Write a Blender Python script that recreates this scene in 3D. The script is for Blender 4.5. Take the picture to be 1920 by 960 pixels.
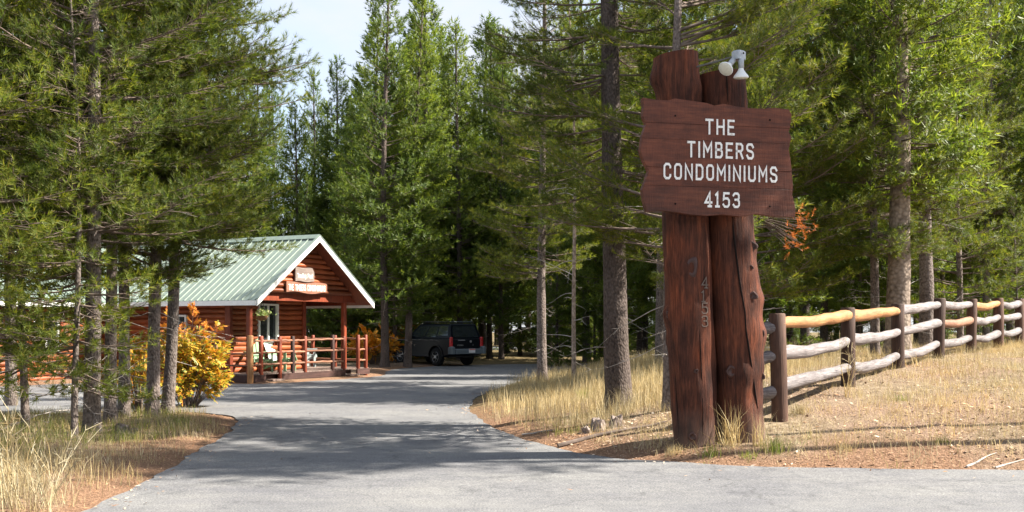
import bpy, math, random
import numpy as np
from mathutils import Vector, Matrix, Euler
from mathutils.geometry import tessellate_polygon

for o in list(bpy.data.objects):
    bpy.data.objects.remove(o)
scene = bpy.context.scene
col = scene.collection
R = math.radians
F = 2059.0      # focal length in photo pixels (1920 wide)
HZ = 608.0      # horizon row
CH = 1.5        # camera height

# ---------------------------------------------------------------- camera, sky, sun, exposure
cd = bpy.data.cameras.new('camera')
cam = bpy.data.objects.new('camera', cd); col.objects.link(cam)
cam.location = (0, 0, CH); cam.rotation_euler = (R(90), 0, 0)
cd.sensor_width = 36; cd.lens = 36 * F / 1920
cd.shift_y = (HZ - 480) / 1920
cd.clip_end = 2000; cd.clip_start = 0.05
scene.camera = cam

SUN_A, SUN_EL = 2.0, 43.0         # degrees past the right-hand side, elevation
sh = Vector((math.cos(R(SUN_A)), math.sin(R(SUN_A)), 0))
sdir = (sh * math.cos(R(SUN_EL)) + Vector((0, 0, math.sin(R(SUN_EL))))).normalized()

world = bpy.data.worlds.new('World'); scene.world = world; world.use_nodes = True
wn = world.node_tree; wn.nodes.clear()
w_out = wn.nodes.new('ShaderNodeOutputWorld'); w_bg = wn.nodes.new('ShaderNodeBackground')
w_sky = wn.nodes.new('ShaderNodeTexSky'); w_sky.sky_type = 'NISHITA'; w_sky.sun_disc = False
w_sky.sun_elevation = R(SUN_EL); w_sky.sun_rotation = R(90 - SUN_A)
w_tc = wn.nodes.new('ShaderNodeTexCoord'); w_map = wn.nodes.new('ShaderNodeMapping')
w_map.inputs['Scale'].default_value = (1.0, 1.0, 2.2)
w_no = wn.nodes.new('ShaderNodeTexNoise'); w_no.inputs['Scale'].default_value = 3.2
w_no.inputs['Detail'].default_value = 7; w_no.inputs['Roughness'].default_value = .55
w_rp = wn.nodes.new('ShaderNodeValToRGB')
w_rp.color_ramp.elements[0].position = .36; w_rp.color_ramp.elements[0].color = (.30, .30, .30, 1)
w_rp.color_ramp.elements[1].position = .62; w_rp.color_ramp.elements[1].color = (1, 1, 1, 1)
w_mx = wn.nodes.new('ShaderNodeMix'); w_mx.data_type = 'RGBA'
w_mx.inputs['B'].default_value = (2.95, 3.12, 3.45, 1)
wn.links.new(w_tc.outputs['Generated'], w_map.inputs['Vector'])
wn.links.new(w_map.outputs['Vector'], w_no.inputs['Vector'])
wn.links.new(w_no.outputs['Fac'], w_rp.inputs['Fac'])
wn.links.new(w_rp.outputs['Color'], w_mx.inputs['Factor'])
wn.links.new(w_sky.outputs['Color'], w_mx.inputs['A'])
wn.links.new(w_mx.outputs['Result'], w_bg.inputs['Color'])
w_bg.inputs['Strength'].default_value = .09
wn.links.new(w_bg.outputs['Background'], w_out.inputs['Surface'])

sl = bpy.data.lights.new('sun', 'SUN'); sl.energy = 5.0; sl.angle = R(.53); sl.color = (1, .93, .82)
so = bpy.data.objects.new('sun', sl); col.objects.link(so)
so.rotation_euler = sdir.to_track_quat('Z', 'Y').to_euler(); so.location = sdir * 60

scene.view_settings.view_transform = 'Standard'; scene.view_settings.look = 'None'
scene.view_settings.gamma = 1; scene.view_settings.use_curve_mapping = False
scene.view_settings.exposure = 1.78
scene.render.engine = 'CYCLES'
scene.cycles.max_bounces = 6; scene.cycles.diffuse_bounces = 3; scene.cycles.transparent_max_bounces = 6

# ---------------------------------------------------------------- materials
class NT:
    def __init__(s, name):
        s.m = bpy.data.materials.new(name); s.m.use_nodes = True
        s.t = s.m.node_tree; s.p = s.t.nodes['Principled BSDF']; s.out = s.t.nodes['Material Output']
    def n(s, kind, **kw):
        nd = s.t.nodes.new('ShaderNode' + kind)
        for k, v in kw.items():
            if k.startswith('i_'):
                key = k[2:]
                key = int(key) if key.isdigit() else key.replace('_', ' ')
                nd.inputs[key].default_value = v
            else: setattr(nd, k, v)
        return nd
    def l(s, a, b): s.t.links.new(a, b)
    def coord(s, which='Object', scale=(1, 1, 1)):
        tc = s.n('TexCoord'); mp = s.n('Mapping'); mp.inputs['Scale'].default_value = scale
        s.l(tc.outputs[which], mp.inputs['Vector']); return mp.outputs['Vector']
    def geo(s, scale=(1, 1, 1)):
        g = s.n('NewGeometry'); mp = s.n('Mapping'); mp.inputs['Scale'].default_value = scale
        s.l(g.outputs['Position'], mp.inputs['Vector']); return mp.outputs['Vector']
    def noise(s, vec, scale, detail=4, rough=.55):
        nd = s.n('TexNoise'); nd.inputs['Scale'].default_value = scale
        nd.inputs['Detail'].default_value = detail; nd.inputs['Roughness'].default_value = rough
        s.l(vec, nd.inputs['Vector']); return nd.outputs['Fac']
    def ramp(s, fac, stops):
        r = s.n('ValToRGB'); e = r.color_ramp.elements
        while len(e) < len(stops): e.new(.5)
        for el, (p, c) in zip(e, stops):
            el.position = p; el.color = (*c, 1) if len(c) == 3 else c
        s.l(fac, r.inputs['Fac']); return r.outputs['Color']
    def mix(s, a, b, fac, blend='MIX'):
        m = s.n('Mix'); m.data_type = 'RGBA'; m.blend_type = blend
        for v, k in ((a, 'A'), (b, 'B')):
            if isinstance(v, tuple): m.inputs[k].default_value = (*v, 1)
            else: s.l(v, m.inputs[k])
        if isinstance(fac, (int, float)): m.inputs['Factor'].default_value = fac
        else: s.l(fac, m.inputs['Factor'])
        return m.outputs['Result']
    def bump(s, h, strength=.4, dist=.02):
        b = s.n('Bump'); b.inputs['Strength'].default_value = strength; b.inputs['Distance'].default_value = dist
        s.l(h, b.inputs['Height']); s.l(b.outputs['Normal'], s.p.inputs['Normal']); return b
    def rough(s, v, spec=.4):
        s.p.inputs['Roughness'].default_value = v; s.p.inputs['Specular IOR Level'].default_value = spec

def simple(name, c, rough=.6, spec=.4, metal=0, var=.15, scale=6, bump=0):
    t = NT(name); v = t.coord()
    f = t.noise(v, scale, 5)
    d = tuple(x * (1 - var) for x in c); b = tuple(min(1, x * (1 + var)) for x in c)
    t.l(t.ramp(f, [(.3, d), (.7, b)]), t.p.inputs['Base Color']); t.rough(rough, spec)
    t.p.inputs['Metallic'].default_value = metal
    if bump: t.bump(t.noise(v, scale * 8, 3), bump, .01)
    return t.m

def wood(name, dark, light, stretch=(1.5, 14, 14), rough=.5, spec=.35, bump=.35, objvar=.35, gap=None):
    t = NT(name); v = t.coord('Object', stretch)
    f = t.noise(v, 1.6, 7, .62)
    c = t.ramp(f, [(.28, dark), (.5, tuple((a + b) / 2 for a, b in zip(dark, light))), (.72, light)])
    oi = t.n('ObjectInfo')
    r = t.ramp(oi.outputs['Random'], [(0, (1 - objvar,) * 3), (1, (1 + objvar * .6, 1 + objvar * .5, 1 + objvar * .45))])
    c = t.mix(c, r, 1.0, 'MULTIPLY')
    blot = t.noise(t.coord(), 2.2, 4)
    c = t.mix(c, t.ramp(blot, [(.35, (.72, .7, .7)), (.6, (1, 1, 1))]), 1.0, 'MULTIPLY')
    fine = t.noise(t.coord('Object', tuple(q * 4.5 if q > 5 else q * 1.3 for q in stretch)), 1.5, 5, .7)
    c = t.mix(c, t.ramp(fine, [(.30, (.42, .40, .40)), (.48, (1, 1, 1)), (.8, (1.12, 1.12, 1.12))]), 1.0, 'MULTIPLY')
    ad = t.n('Math', operation='ADD'); t.l(f, ad.inputs[0]); t.l(fine, ad.inputs[1])
    t.l(c, t.p.inputs['Base Color']); t.rough(rough, spec); t.bump(ad.outputs[0], bump, .012)
    return t.m

def bark(name, dark, light, scale=1.0, bumpd=.03):
    t = NT(name); v = t.coord('Object', (9 * scale, 9 * scale, 5.5 * scale))
    vo = t.n('TexVoronoi', feature='F1'); vo.inputs['Scale'].default_value = 2.6; t.l(v, vo.inputs['Vector'])
    f = t.noise(v, 2.3, 6, .65)
    ad = t.n('Math', operation='MULTIPLY'); t.l(vo.outputs['Distance'], ad.inputs[0]); t.l(f, ad.inputs[1])
    c = t.ramp(ad.outputs[0], [(.03, light), (.28, tuple((a + b) * .5 for a, b in zip(dark, light))), (.5, dark)])
    big = t.noise(t.coord('Object', (1.5, 1.5, .8)), 1.5, 3)
    c = t.mix(c, t.ramp(big, [(.35, (.75, .72, .7)), (.65, (1.12, 1.1, 1.08))]), 1.0, 'MULTIPLY')
    oi = t.n('ObjectInfo')
    c = t.mix(c, t.ramp(oi.outputs['Random'], [(0, (.8, .8, .8)), (1, (1.15, 1.1, 1.08))]), 1.0, 'MULTIPLY')
    t.l(c, t.p.inputs['Base Color']); t.rough(.9, .2); b = t.bump(ad.outputs[0], .9, bumpd); b.invert = True
    return t.m

def leafy(name, stops, trans=.35, rough=.55, objvar=.25, tint=(1, 1, .7), spec=.3):
    t = NT(name); g = t.n('NewGeometry'); oi = t.n('ObjectInfo')
    c = t.ramp(g.outputs['Random Per Island'], stops)
    c = t.mix(c, t.ramp(oi.outputs['Random'], [(0, (1 - objvar, 1 - objvar * .8, 1 - objvar * .6)), (1, (1 + objvar, 1 + objvar * .7, 1))]), 1.0, 'MULTIPLY')
    big = t.noise(t.geo(), 1.1, 3)
    c = t.mix(c, t.ramp(big, [(.35, (.82, .86, .95)), (.65, (1.2, 1.1, .9))]), 1.0, 'MULTIPLY')
    t.l(c, t.p.inputs['Base Color']); t.rough(rough, spec)
    tr = t.n('BsdfTranslucent'); t.l(t.mix(c, tint, 1.0, 'MULTIPLY'), tr.inputs['Color'])
    ms = t.n('MixShader'); ms.inputs['Fac'].default_value = trans
    t.l(t.p.outputs['BSDF'], ms.inputs[1]); t.l(tr.outputs['BSDF'], ms.inputs[2]); t.l(ms.outputs['Shader'], t.out.inputs['Surface'])
    return t.m

MAT = {}
MAT['log'] = wood('log_stain', (.22, .045, .016), (.48, .145, .046), rough=.5, spec=.35, objvar=.5)
MAT['trim'] = wood('red_trim', (.20, .042, .02), (.34, .075, .03), (10, 10, 1.5), rough=.5)
MAT['rail'] = wood('rail_wood', (.20, .075, .04), (.40, .20, .12), rough=.6)
MAT['paleposts'] = wood('pale_post', (.34, .16, .06), (.52, .27, .11), (10, 10, 1.5), rough=.6)
MAT['deck'] = wood('deck_wood', (.17, .12, .10), (.33, .25, .21), rough=.8)
MAT['fascia_dark'] = wood('deck_fascia', (.05, .024, .02), (.11, .055, .045), rough=.7)
def mat_sign():
    t = NT('sign_stain'); f = t.noise(t.coord('Object', (1.1, 1, 12)), 1.8, 8, .7); knots = t.noise(t.coord('Object', (2.2, 1, 5)), 1.5, 4)
    mp = t.n('Mapping'); mp.inputs['Rotation'].default_value = (0, R(38), 0); mp.inputs['Scale'].default_value = (70, 1, 5); tc = t.n('TexCoord'); t.l(tc.outputs['Object'], mp.inputs['Vector'])
    saw = t.noise(mp.outputs['Vector'], 1.0, 3, .6)
    c = t.ramp(f, [(.25, (.054, .0165, .0082)), (.5, (.108, .031, .0150)), (.72, (.17, .053, .025))])
    c = t.mix(c, t.ramp(saw, [(.35, (.88, .87, .87)), (.65, (1.08, 1.07, 1.06))]), 1.0, 'MULTIPLY')
    c = t.mix(c, t.ramp(knots, [(.3, (.6, .58, .58)), (.55, (1.05, 1.05, 1.05))]), 1.0, 'MULTIPLY')
    oi = t.n('ObjectInfo'); c = t.mix(c, t.ramp(oi.outputs['Random'], [(0, (.9, .9, .9)), (1, (1.1, 1.08, 1.06))]), 1.0, 'MULTIPLY')
    t.l(c, t.p.inputs['Base Color']); t.rough(.55, .3); ad = t.n('Math', operation='ADD'); t.l(f, ad.inputs[0]); t.l(saw, ad.inputs[1]); t.bump(ad.outputs[0], .6, .01)
    return t.m
MAT['sign'] = mat_sign()
def mat_post():
    t = NT('post_stain'); v = t.coord('Object', (9, 9, .8)); f = t.noise(v, 2.0, 8, .7); fine = t.noise(t.coord('Object', (26, 26, 2.2)), 2.2, 6, .7)
    c = t.ramp(f, [(.25, (.028, .012, .009)), (.48, (.080, .028, .016)), (.62, (.140, .046, .023)), (.8, (.21, .085, .045))])
    c = t.mix(c, t.ramp(fine, [(.3, (.5, .48, .48)), (.6, (1.15, 1.12, 1.1))]), 1.0, 'MULTIPLY')
    big = t.noise(t.coord('Object', (1.6, 1.6, 1.1)), 1.6, 4)
    c = t.mix(c, t.ramp(big, [(.36, (.5, .5, .55)), (.5, (1, 1, 1)), (.68, (1.5, 1.25, 1.05))]), 1.0, 'MULTIPLY')
    t.l(c, t.p.inputs['Base Color']); t.rough(.72, .18)
    gz_ = t.n('SeparateXYZ'); t.l(t.coord(), gz_.inputs[0])
    dirt = t.n('Math', operation='SUBTRACT'); t.l(big, dirt.inputs[0]); t.l(gz_.outputs['Z'], dirt.inputs[1])
    c = t.mix(c, (.16, .125, .10), t.ramp(dirt.outputs[0], [(.0, (0, 0, 0)), (.55, (.6, .6, .6))])); t.l(c, t.p.inputs['Base Color'])
    ad = t.n('Math', operation='ADD'); t.l(f, ad.inputs[0]); t.l(fine, ad.inputs[1]); t.bump(ad.outputs[0], .9, .02)
    return t.m
MAT['post'] = mat_post()
MAT['knot'] = simple('knot_wood', (.05, .02, .014), .5, .4, var=.4, scale=20)
MAT['crack'] = simple('crack_dark', (.012, .008, .007), .9, .1)
MAT['signboard'] = wood('small_sign', (.24, .10, .065), (.40, .20, .13), rough=.6)
MAT['greysign'] = wood('grey_sign', (.26, .20, .17), (.42, .34, .30), rough=.7)
MAT['white'] = simple('white_paint', (.80, .80, .77), .5, .4, var=.06, scale=14)
def mat_letter():
    t = NT('letter_paint'); f = t.noise(t.geo((1, 1, 1)), 42, 5, .7)
    t.l(t.ramp(f, [(.30, (.26, .13, .09)), (.38, (.62, .58, .52)), (.5, (.80, .78, .73))]), t.p.inputs['Base Color']); t.rough(.65, .3); return t.m
MAT['letter'] = mat_letter()
MAT['number'] = simple('weathered_number', (.12, .085, .065), .6, .4, var=.2, scale=20)
MAT['bark'] = bark('pine_bark', (.085, .067, .058), (.27, .235, .215), 1.5)
MAT['bark_pale'] = bark('pale_bark', (.17, .13, .10), (.46, .38, .31), .9)
MAT['bark_dark'] = bark('dark_bark', (.045, .036, .032), (.135, .112, .10), 1.5)
MAT['limb'] = simple('limb_bark', (.15, .115, .095), .9, .2, var=.4, scale=9)
MAT['dead'] = simple('dead_wood', (.40, .36, .32), .9, .2, var=.25, scale=12)
MAT['fpost'] = wood('fence_post', (.045, .022, .015), (.13, .070, .046), (10, 10, 1.3), rough=.75, bump=.6)
MAT['frail'] = wood('fence_rail_grey', (.11, .095, .092), (.37, .335, .33), (1.2, 22, 22), rough=.8, bump=1.0, objvar=.12)
MAT['frail_new'] = wood('fence_rail_new', (.30, .125, .04), (.55, .30, .125), rough=.7, bump=.5, objvar=.1)
MAT['frail_red'] = wood('fence_rail_red', (.24, .105, .055), (.40, .22, .14), rough=.7, bump=.5, objvar=.1)
def mat_roof():
    t = NT('roof_green'); f = t.noise(t.coord('Object', (1, 3.5, 1)), 1.6, 6, .65); s = t.noise(t.coord(), 26, 4, .7)
    c = t.ramp(f, [(.3, (.145, .185, .155)), (.55, (.19, .24, .20)), (.75, (.215, .265, .225))])
    c = t.mix(c, t.ramp(s, [(.27, (.62, .52, .42)), (.36, (1, 1, 1))]), .8, 'MULTIPLY')
    t.l(c, t.p.inputs['Base Color']); t.rough(.45, .45); return t.m
MAT['roof'] = mat_roof()
MAT['soffit'] = wood('soffit', (.13, .035, .018), (.24, .07, .03), rough=.6)
MAT['glass'] = simple('dark_glass', (.02, .025, .028), .06, .8, var=.1)
MAT['curtain'] = simple('curtain', (.42, .45, .44), .9, .2, var=.2, scale=9)
MAT['chair_green'] = simple('chair_green', (.26, .40, .24), .6, .3, var=.1)
MAT['chair_white'] = simple('chair_white', (.74, .78, .74), .6, .3, var=.05)
MAT['chair_grey'] = simple('chair_grey', (.40, .46, .45), .6, .3, var=.1)
MAT['basket'] = simple('basket', (.22, .12, .06), .8, .2)
MAT['carpaint'] = simple('car_paint', (.004, .006, .010), .3, .18, var=.05)
MAT['cargrey'] = simple('car_grey', (.10, .125, .145), .4, .5, var=.06)
MAT['rubber'] = simple('tyre', (.015, .015, .016), .85, .2, var=.1)
MAT['alloy'] = simple('alloy', (.42, .42, .43), .35, .6, metal=.6, var=.06)
MAT['plastic'] = simple('black_plastic', (.018, .018, .02), .6, .3)
MAT['red_lamp'] = simple('red_lens', (.45, .012, .02), .15, .7, var=.1)
MAT['plate'] = simple('plate', (.72, .70, .70), .5, .4, var=.05)
MAT['platered'] = simple('plate_red', (.5, .10, .10), .5, .4)
MAT['galv'] = simple('galvanised', (.36, .38, .40), .45, .5, metal=.45, var=.12, scale=30)
MAT['lampwhite'] = simple('lamp_white', (.72, .73, .71), .35, .5, var=.05)
MAT['lens'] = simple('lamp_lens', (.58, .57, .48), .3, .5, var=.1, scale=40)
MAT['conduit'] = simple('conduit', (.10, .095, .085), .6, .4)
MAT['stone'] = simple('stone', (.36, .33, .30), .9, .2, var=.3)
MAT['concrete'] = simple('concrete', (.42, .40, .37), .9, .2, var=.15)
MAT['stump'] = bark('stump_wood', (.07, .055, .05), (.36, .31, .28), 1.2)
MAT['needle'] = leafy('pine_needles', [(0, (.055, .090, .016)), (.5, (.105, .150, .025)), (.88, (.17, .20, .04)), (1, (.24, .21, .06))], .52, .55, .22, (1.3, 1.25, .6))
MAT['needle_far'] = leafy('pine_needles_far', [(0, (.062, .108, .023)), (.55, (.118, .175, .035)), (1, (.19, .23, .052))], .52, .5, .28, (1.25, 1.25, .65))
MAT['needle_dead'] = leafy('pine_needles_dead', [(0, (.42, .12, .03)), (1, (.62, .22, .05))], .3, .6, .05, (1, 1, .8))
MAT['ash'] = leafy('ash_leaves', [(0, (.11, .18, .03)), (.3, (.34, .33, .04)), (.6, (.68, .45, .045)), (.85, (.64, .29, .045)), (1, (.46, .16, .045))], .35, .5, .05, (1.1, 1, .6))
MAT['ash_top'] = leafy('ash_leaves_orange', [(0, (.60, .34, .05)), (.5, (.60, .24, .05)), (1, (.42, .13, .05))], .35, .5, .05, (1.1, 1, .6))
MAT['orange_bush'] = leafy('orange_leaves', [(0, (.55, .20, .02)), (.5, (.70, .33, .03)), (1, (.50, .32, .05))], .35, .5, .15, (1.1, 1, .6))
MAT['straw'] = leafy('dry_grass', [(0, (.32, .24, .12)), (.5, (.50, .41, .23)), (1, (.64, .56, .37))], .3, .7, .05, (1, .95, .8), .2)
MAT['green'] = leafy('green_grass', [(0, (.13, .19, .04)), (.6, (.24, .30, .06)), (1, (.42, .40, .12))], .35, .6, .05, (1.1, 1.1, .6), .2)
MAT['litter'] = leafy('litter', [(0, (.09, .06, .045)), (.3, (.28, .16, .10)), (.6, (.42, .30, .21)), (1, (.56, .47, .38))], .0, .9, .05, (1, 1, 1), .1)
MAT['redlitter'] = leafy('needle_litter', [(0, (.26, .12, .06)), (.6, (.45, .24, .13)), (1, (.60, .40, .26))], .0, .9, .05, (1, 1, 1), .1)
MAT['flower'] = leafy('flowers', [(0, (.10, .18, .04)), (.6, (.25, .35, .10)), (1, (.75, .75, .6))], .3, .6, .05)

def mat_ground():
    t = NT('ground_soil'); g = t.geo()
    n1 = t.noise(g, .55, 5); n2 = t.noise(g, 6.5, 6, .7); n3 = t.noise(g, 38, 4, .7)
    dry = t.ramp(n2, [(.25, (.13, .095, .065)), (.5, (.29, .225, .15)), (.75, (.43, .36, .26))])
    lit = t.ramp(n3, [(.25, (.11, .075, .055)), (.5, (.28, .19, .135)), (.75, (.43, .33, .25))])
    c = t.mix(dry, lit, t.ramp(n1, [(.40, (0, 0, 0)), (.60, (1, 1, 1))]))
    at = t.n('Attribute'); at.attribute_name = 'edge'
    red = t.ramp(n3, [(.25, (.14, .08, .05)), (.6, (.31, .19, .12)), (.8, (.46, .33, .24))])
    c = t.mix(c, red, at.outputs['Fac'])
    at2 = t.n('Attribute'); at2.attribute_name = 'forest'
    fl = t.ramp(n2, [(.3, (.10, .075, .04)), (.6, (.21, .165, .085)), (.8, (.31, .26, .14))])
    c = t.mix(c, fl, at2.outputs['Fac'])
    c = t.mix(c, t.ramp(n3, [(.25, (.5, .47, .46)), (.6, (1.0, .985, .97))]), 1.0, 'MULTIPLY')
    t.l(c, t.p.inputs['Base Color']); t.rough(.95, .1)
    ad = t.n('Math', operation='ADD'); t.l(n2, ad.inputs[0]); t.l(n3, ad.inputs[1])
    t.bump(ad.outputs[0], .8, .05)
    return t.m
def mat_asphalt():
    t = NT('asphalt'); g = t.geo()
    sp = t.noise(g, 55, 4, .8); mid = t.noise(g, 9, 5, .6); big = t.noise(g, .7, 4)
    strk = t.noise(t.geo((.5, 2.2, 1)), 1.4, 5)
    c = t.ramp(sp, [(.30, (.062, .063, .066)), (.5, (.142, .143, .147)), (.70, (.29, .286, .282))])
    c = t.mix(c, t.ramp(big, [(.35, (.86, .86, .88)), (.65, (1.1, 1.09, 1.06))]), 1.0, 'MULTIPLY')
    c = t.mix(c, t.ramp(mid, [(.3, (.88, .88, .88)), (.7, (1.08, 1.08, 1.08))]), 1.0, 'MULTIPLY')
    c = t.mix(c, t.ramp(strk, [(.35, (.9, .9, .92)), (.6, (1.04, 1.04, 1.03))]), 1.0, 'MULTIPLY')
    oil = t.noise(t.geo((1, .6, 1)), 1.9, 6, .7)
    c = t.mix(c, t.ramp(oil, [(.30, (.62, .62, .64)), (.42, (1, 1, 1)), (.72, (1.12, 1.11, 1.09))]), 1.0, 'MULTIPLY')
    vo = t.n('TexVoronoi', feature='DISTANCE_TO_EDGE'); vo.inputs['Scale'].default_value = .33
    wv = t.n('VectorMath', operation='ADD'); nz = t.n('TexNoise'); nz.inputs['Scale'].default_value = .9; nz.inputs['Detail'].default_value = 5
    t.l(g, nz.inputs['Vector']); t.l(g, wv.inputs[0]); t.l(nz.outputs['Color'], wv.inputs[1]); t.l(wv.outputs[0], vo.inputs['Vector'])
    cr = t.ramp(vo.outputs['Distance'], [(0, (.35, .35, .36)), (.0055, (1, 1, 1))])
    c = t.mix(c, cr, .42, 'MULTIPLY')
    t.l(c, t.p.inputs['Base Color']); t.rough(.85, .25); t.bump(sp, .5, .006)
    return t.m
MAT['ground'] = mat_ground(); MAT['asphalt'] = mat_asphalt()

# ---------------------------------------------------------------- mesh helpers
def tag(o, label=None, cat=None, group=None, kind=None):
    if label: o['label'] = label
    if cat: o['category'] = cat
    if group: o['group'] = group
    if kind: o['kind'] = kind
    return o
def empty(name, loc, rz=0):
    o = bpy.data.objects.new(name, None); col.objects.link(o); o.location = loc; o.rotation_euler = (0, 0, rz)
    o.empty_display_size = .2; return o
def link(name, me, parent=None, loc=None, rot=None):
    o = bpy.data.objects.new(name, me); col.objects.link(o)
    if parent: o.parent = parent
    if loc is not None: o.location = loc
    if rot is not None: o.rotation_euler = rot
    return o

class MB:
    def __init__(s): s.v = []; s.f = []
    def add(s, vs, fs):
        b = len(s.v); s.v += [tuple(v) for v in vs]; s.f += [tuple(i + b for i in f) for f in fs]; return s
    def box(s, c, d, m=None):
        x, y, z = (k / 2 for k in d)
        vs = [Vector((sx * x, sy * y, sz * z)) for sz in (-1, 1) for sy in (-1, 1) for sx in (-1, 1)]
        if m is not None: vs = [m @ v for v in vs]
        vs = [v + Vector(c) for v in vs]
        return s.add(vs, [(0, 2, 3, 1), (4, 5, 7, 6), (0, 1, 5, 4), (2, 6, 7, 3), (0, 4, 6, 2), (1, 3, 7, 5)])
    def cbox(s, c, d, ch, m=None):
        # box with chamfered vertical edges (8-sided) and top chamfer
        x, y, z = (k / 2 for k in d); ch = min(ch, x * .9, y * .9)
        prof = [(-x + ch, -y), (x - ch, -y), (x, -y + ch), (x, y - ch), (x - ch, y), (-x + ch, y), (-x, y - ch), (-x, -y + ch)]
        vs = []
        for zz, k in ((-z, 1), (z - ch, 1), (z, 0)):
            for (a, b) in prof:
                q = Vector((a, b, zz)) if k else Vector((a - math.copysign(ch, a), b - math.copysign(ch, b), zz))
                vs.append((m @ q if m is not None else q) + Vector(c))
        fs = [tuple(range(7, -1, -1)), tuple(range(16, 24))]
        for r in range(2):
            for i in range(8): j = (i + 1) % 8; fs.append((r * 8 + i, r * 8 + j, r * 8 + 8 + j, r * 8 + 8 + i))
        return s.add(vs, fs)
    def tube(s, pts, rad, n=8, caps=True, wob=0, rng=None):
        pts = [Vector(p) for p in pts]
        if not isinstance(rad, (list, tuple)): rad = [rad] * len(pts)
        d0 = (pts[-1] - pts[0]).normalized()
        up = Vector((0, 0, 1)) if abs(d0.z) < .9 else Vector((1, 0, 0))
        vs = []
        for i, p in enumerate(pts):
            d = (pts[min(i + 1, len(pts) - 1)] - pts[max(i - 1, 0)]).normalized()
            a = up.cross(d).normalized(); b = d.cross(a)
            for k in range(n):
                t = 2 * math.pi * k / n
                r = rad[i] * (1 + (rng.uniform(-wob, wob) if rng else 0))
                vs.append(p + a * (r * math.cos(t)) + b * (r * math.sin(t)))
        fs = []
        for i in range(len(pts) - 1):
            for k in range(n):
                j = (k + 1) % n; fs.append((i * n + k, i * n + j, (i + 1) * n + j, (i + 1) * n + k))
        if caps: fs += [tuple(range(n - 1, -1, -1)), tuple(range((len(pts) - 1) * n, len(pts) * n))]
        return s.add(vs, fs)
    def prism(s, poly, y0, y1, axis='y'):
        n = len(poly)
        mk = {'y': lambda a, b, t: (a, t, b), 'z': lambda a, b, t: (a, b, t), 'x': lambda a, b, t: (t, a, b)}[axis]
        vs = [mk(a, b, y0) for a, b in poly] + [mk(a, b, y1) for a, b in poly]
        fs = [tuple(range(n)), tuple(range(2 * n - 1, n - 1, -1))]
        for i in range(n): j = (i + 1) % n; fs.append((i, i + n, j + n, j))
        return s.add(vs, fs)
    def lathe(s, prof, n=16, m=None, c=(0, 0, 0)):
        vs = []
        for r, z in prof:
            for k in range(n):
                t = 2 * math.pi * k / n; q = Vector((r * math.cos(t), r * math.sin(t), z))
                vs.append((m @ q if m is not None else q) + Vector(c))
        fs = [(i * n + k, i * n + (k + 1) % n, (i + 1) * n + (k + 1) % n, (i + 1) * n + k) for i in range(len(prof) - 1) for k in range(n)]
        fs += [tuple(range(n - 1, -1, -1)), tuple(range((len(prof) - 1) * n, len(prof) * n))]
        return s.add(vs, fs)
    def mesh(s, name, mat, smooth=False):
        me = bpy.data.meshes.new(name); me.from_pydata(s.v, [], s.f)
        me.materials.append(MAT[mat] if isinstance(mat, str) else mat)
        import bmesh
        bm = bmesh.new(); bm.from_mesh(me); bmesh.ops.recalc_face_normals(bm, faces=bm.faces); bm.to_mesh(me); bm.free()
        if smooth:
            me.polygons.foreach_set('use_smooth', [True] * len(me.polygons))
            me.set_sharp_from_angle(angle=R(50))
        return me
    def build(s, name, mat, parent=None, loc=None, rot=None, smooth=False):
        return link(name, s.mesh(name, mat, smooth), parent, loc, rot)

def np_mesh(name, V, T, mat, smooth=False):
    me = bpy.data.meshes.new(name)
    V = np.ascontiguousarray(V, dtype=np.float32); T = np.ascontiguousarray(T, dtype=np.int32)
    k = T.shape[1]
    me.vertices.add(len(V)); me.vertices.foreach_set('co', V.ravel())
    me.loops.add(T.size); me.loops.foreach_set('vertex_index', T.ravel())
    me.polygons.add(len(T)); me.polygons.foreach_set('loop_start', np.arange(0, T.size, k, dtype=np.int32))
    if smooth: me.polygons.foreach_set('use_smooth', np.ones(len(T), dtype=bool))
    me.materials.append(MAT[mat] if isinstance(mat, str) else mat)
    me.update(calc_edges=True); return me

# smooth value noise for layout
_rng = np.random.default_rng(5); _tab = _rng.random((64, 64))
def vnoise(x, y, s=1.0):
    x = np.asarray(x) * s; y = np.asarray(y) * s
    xi = np.floor(x).astype(int); yi = np.floor(y).astype(int); fx = x - xi; fy = y - yi
    fx = fx * fx * (3 - 2 * fx); fy = fy * fy * (3 - 2 * fy)
    g = lambda a, b: _tab[a % 64, b % 64]
    return (g(xi, yi) * (1 - fx) + g(xi + 1, yi) * fx) * (1 - fy) + (g(xi, yi + 1) * (1 - fx) + g(xi + 1, yi + 1) * fx) * fy
def sstep(a, b, x):
    t = np.clip((np.asarray(x, dtype=float) - a) / (b - a), 0, 1); return t * t * (3 - 2 * t)

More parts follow.
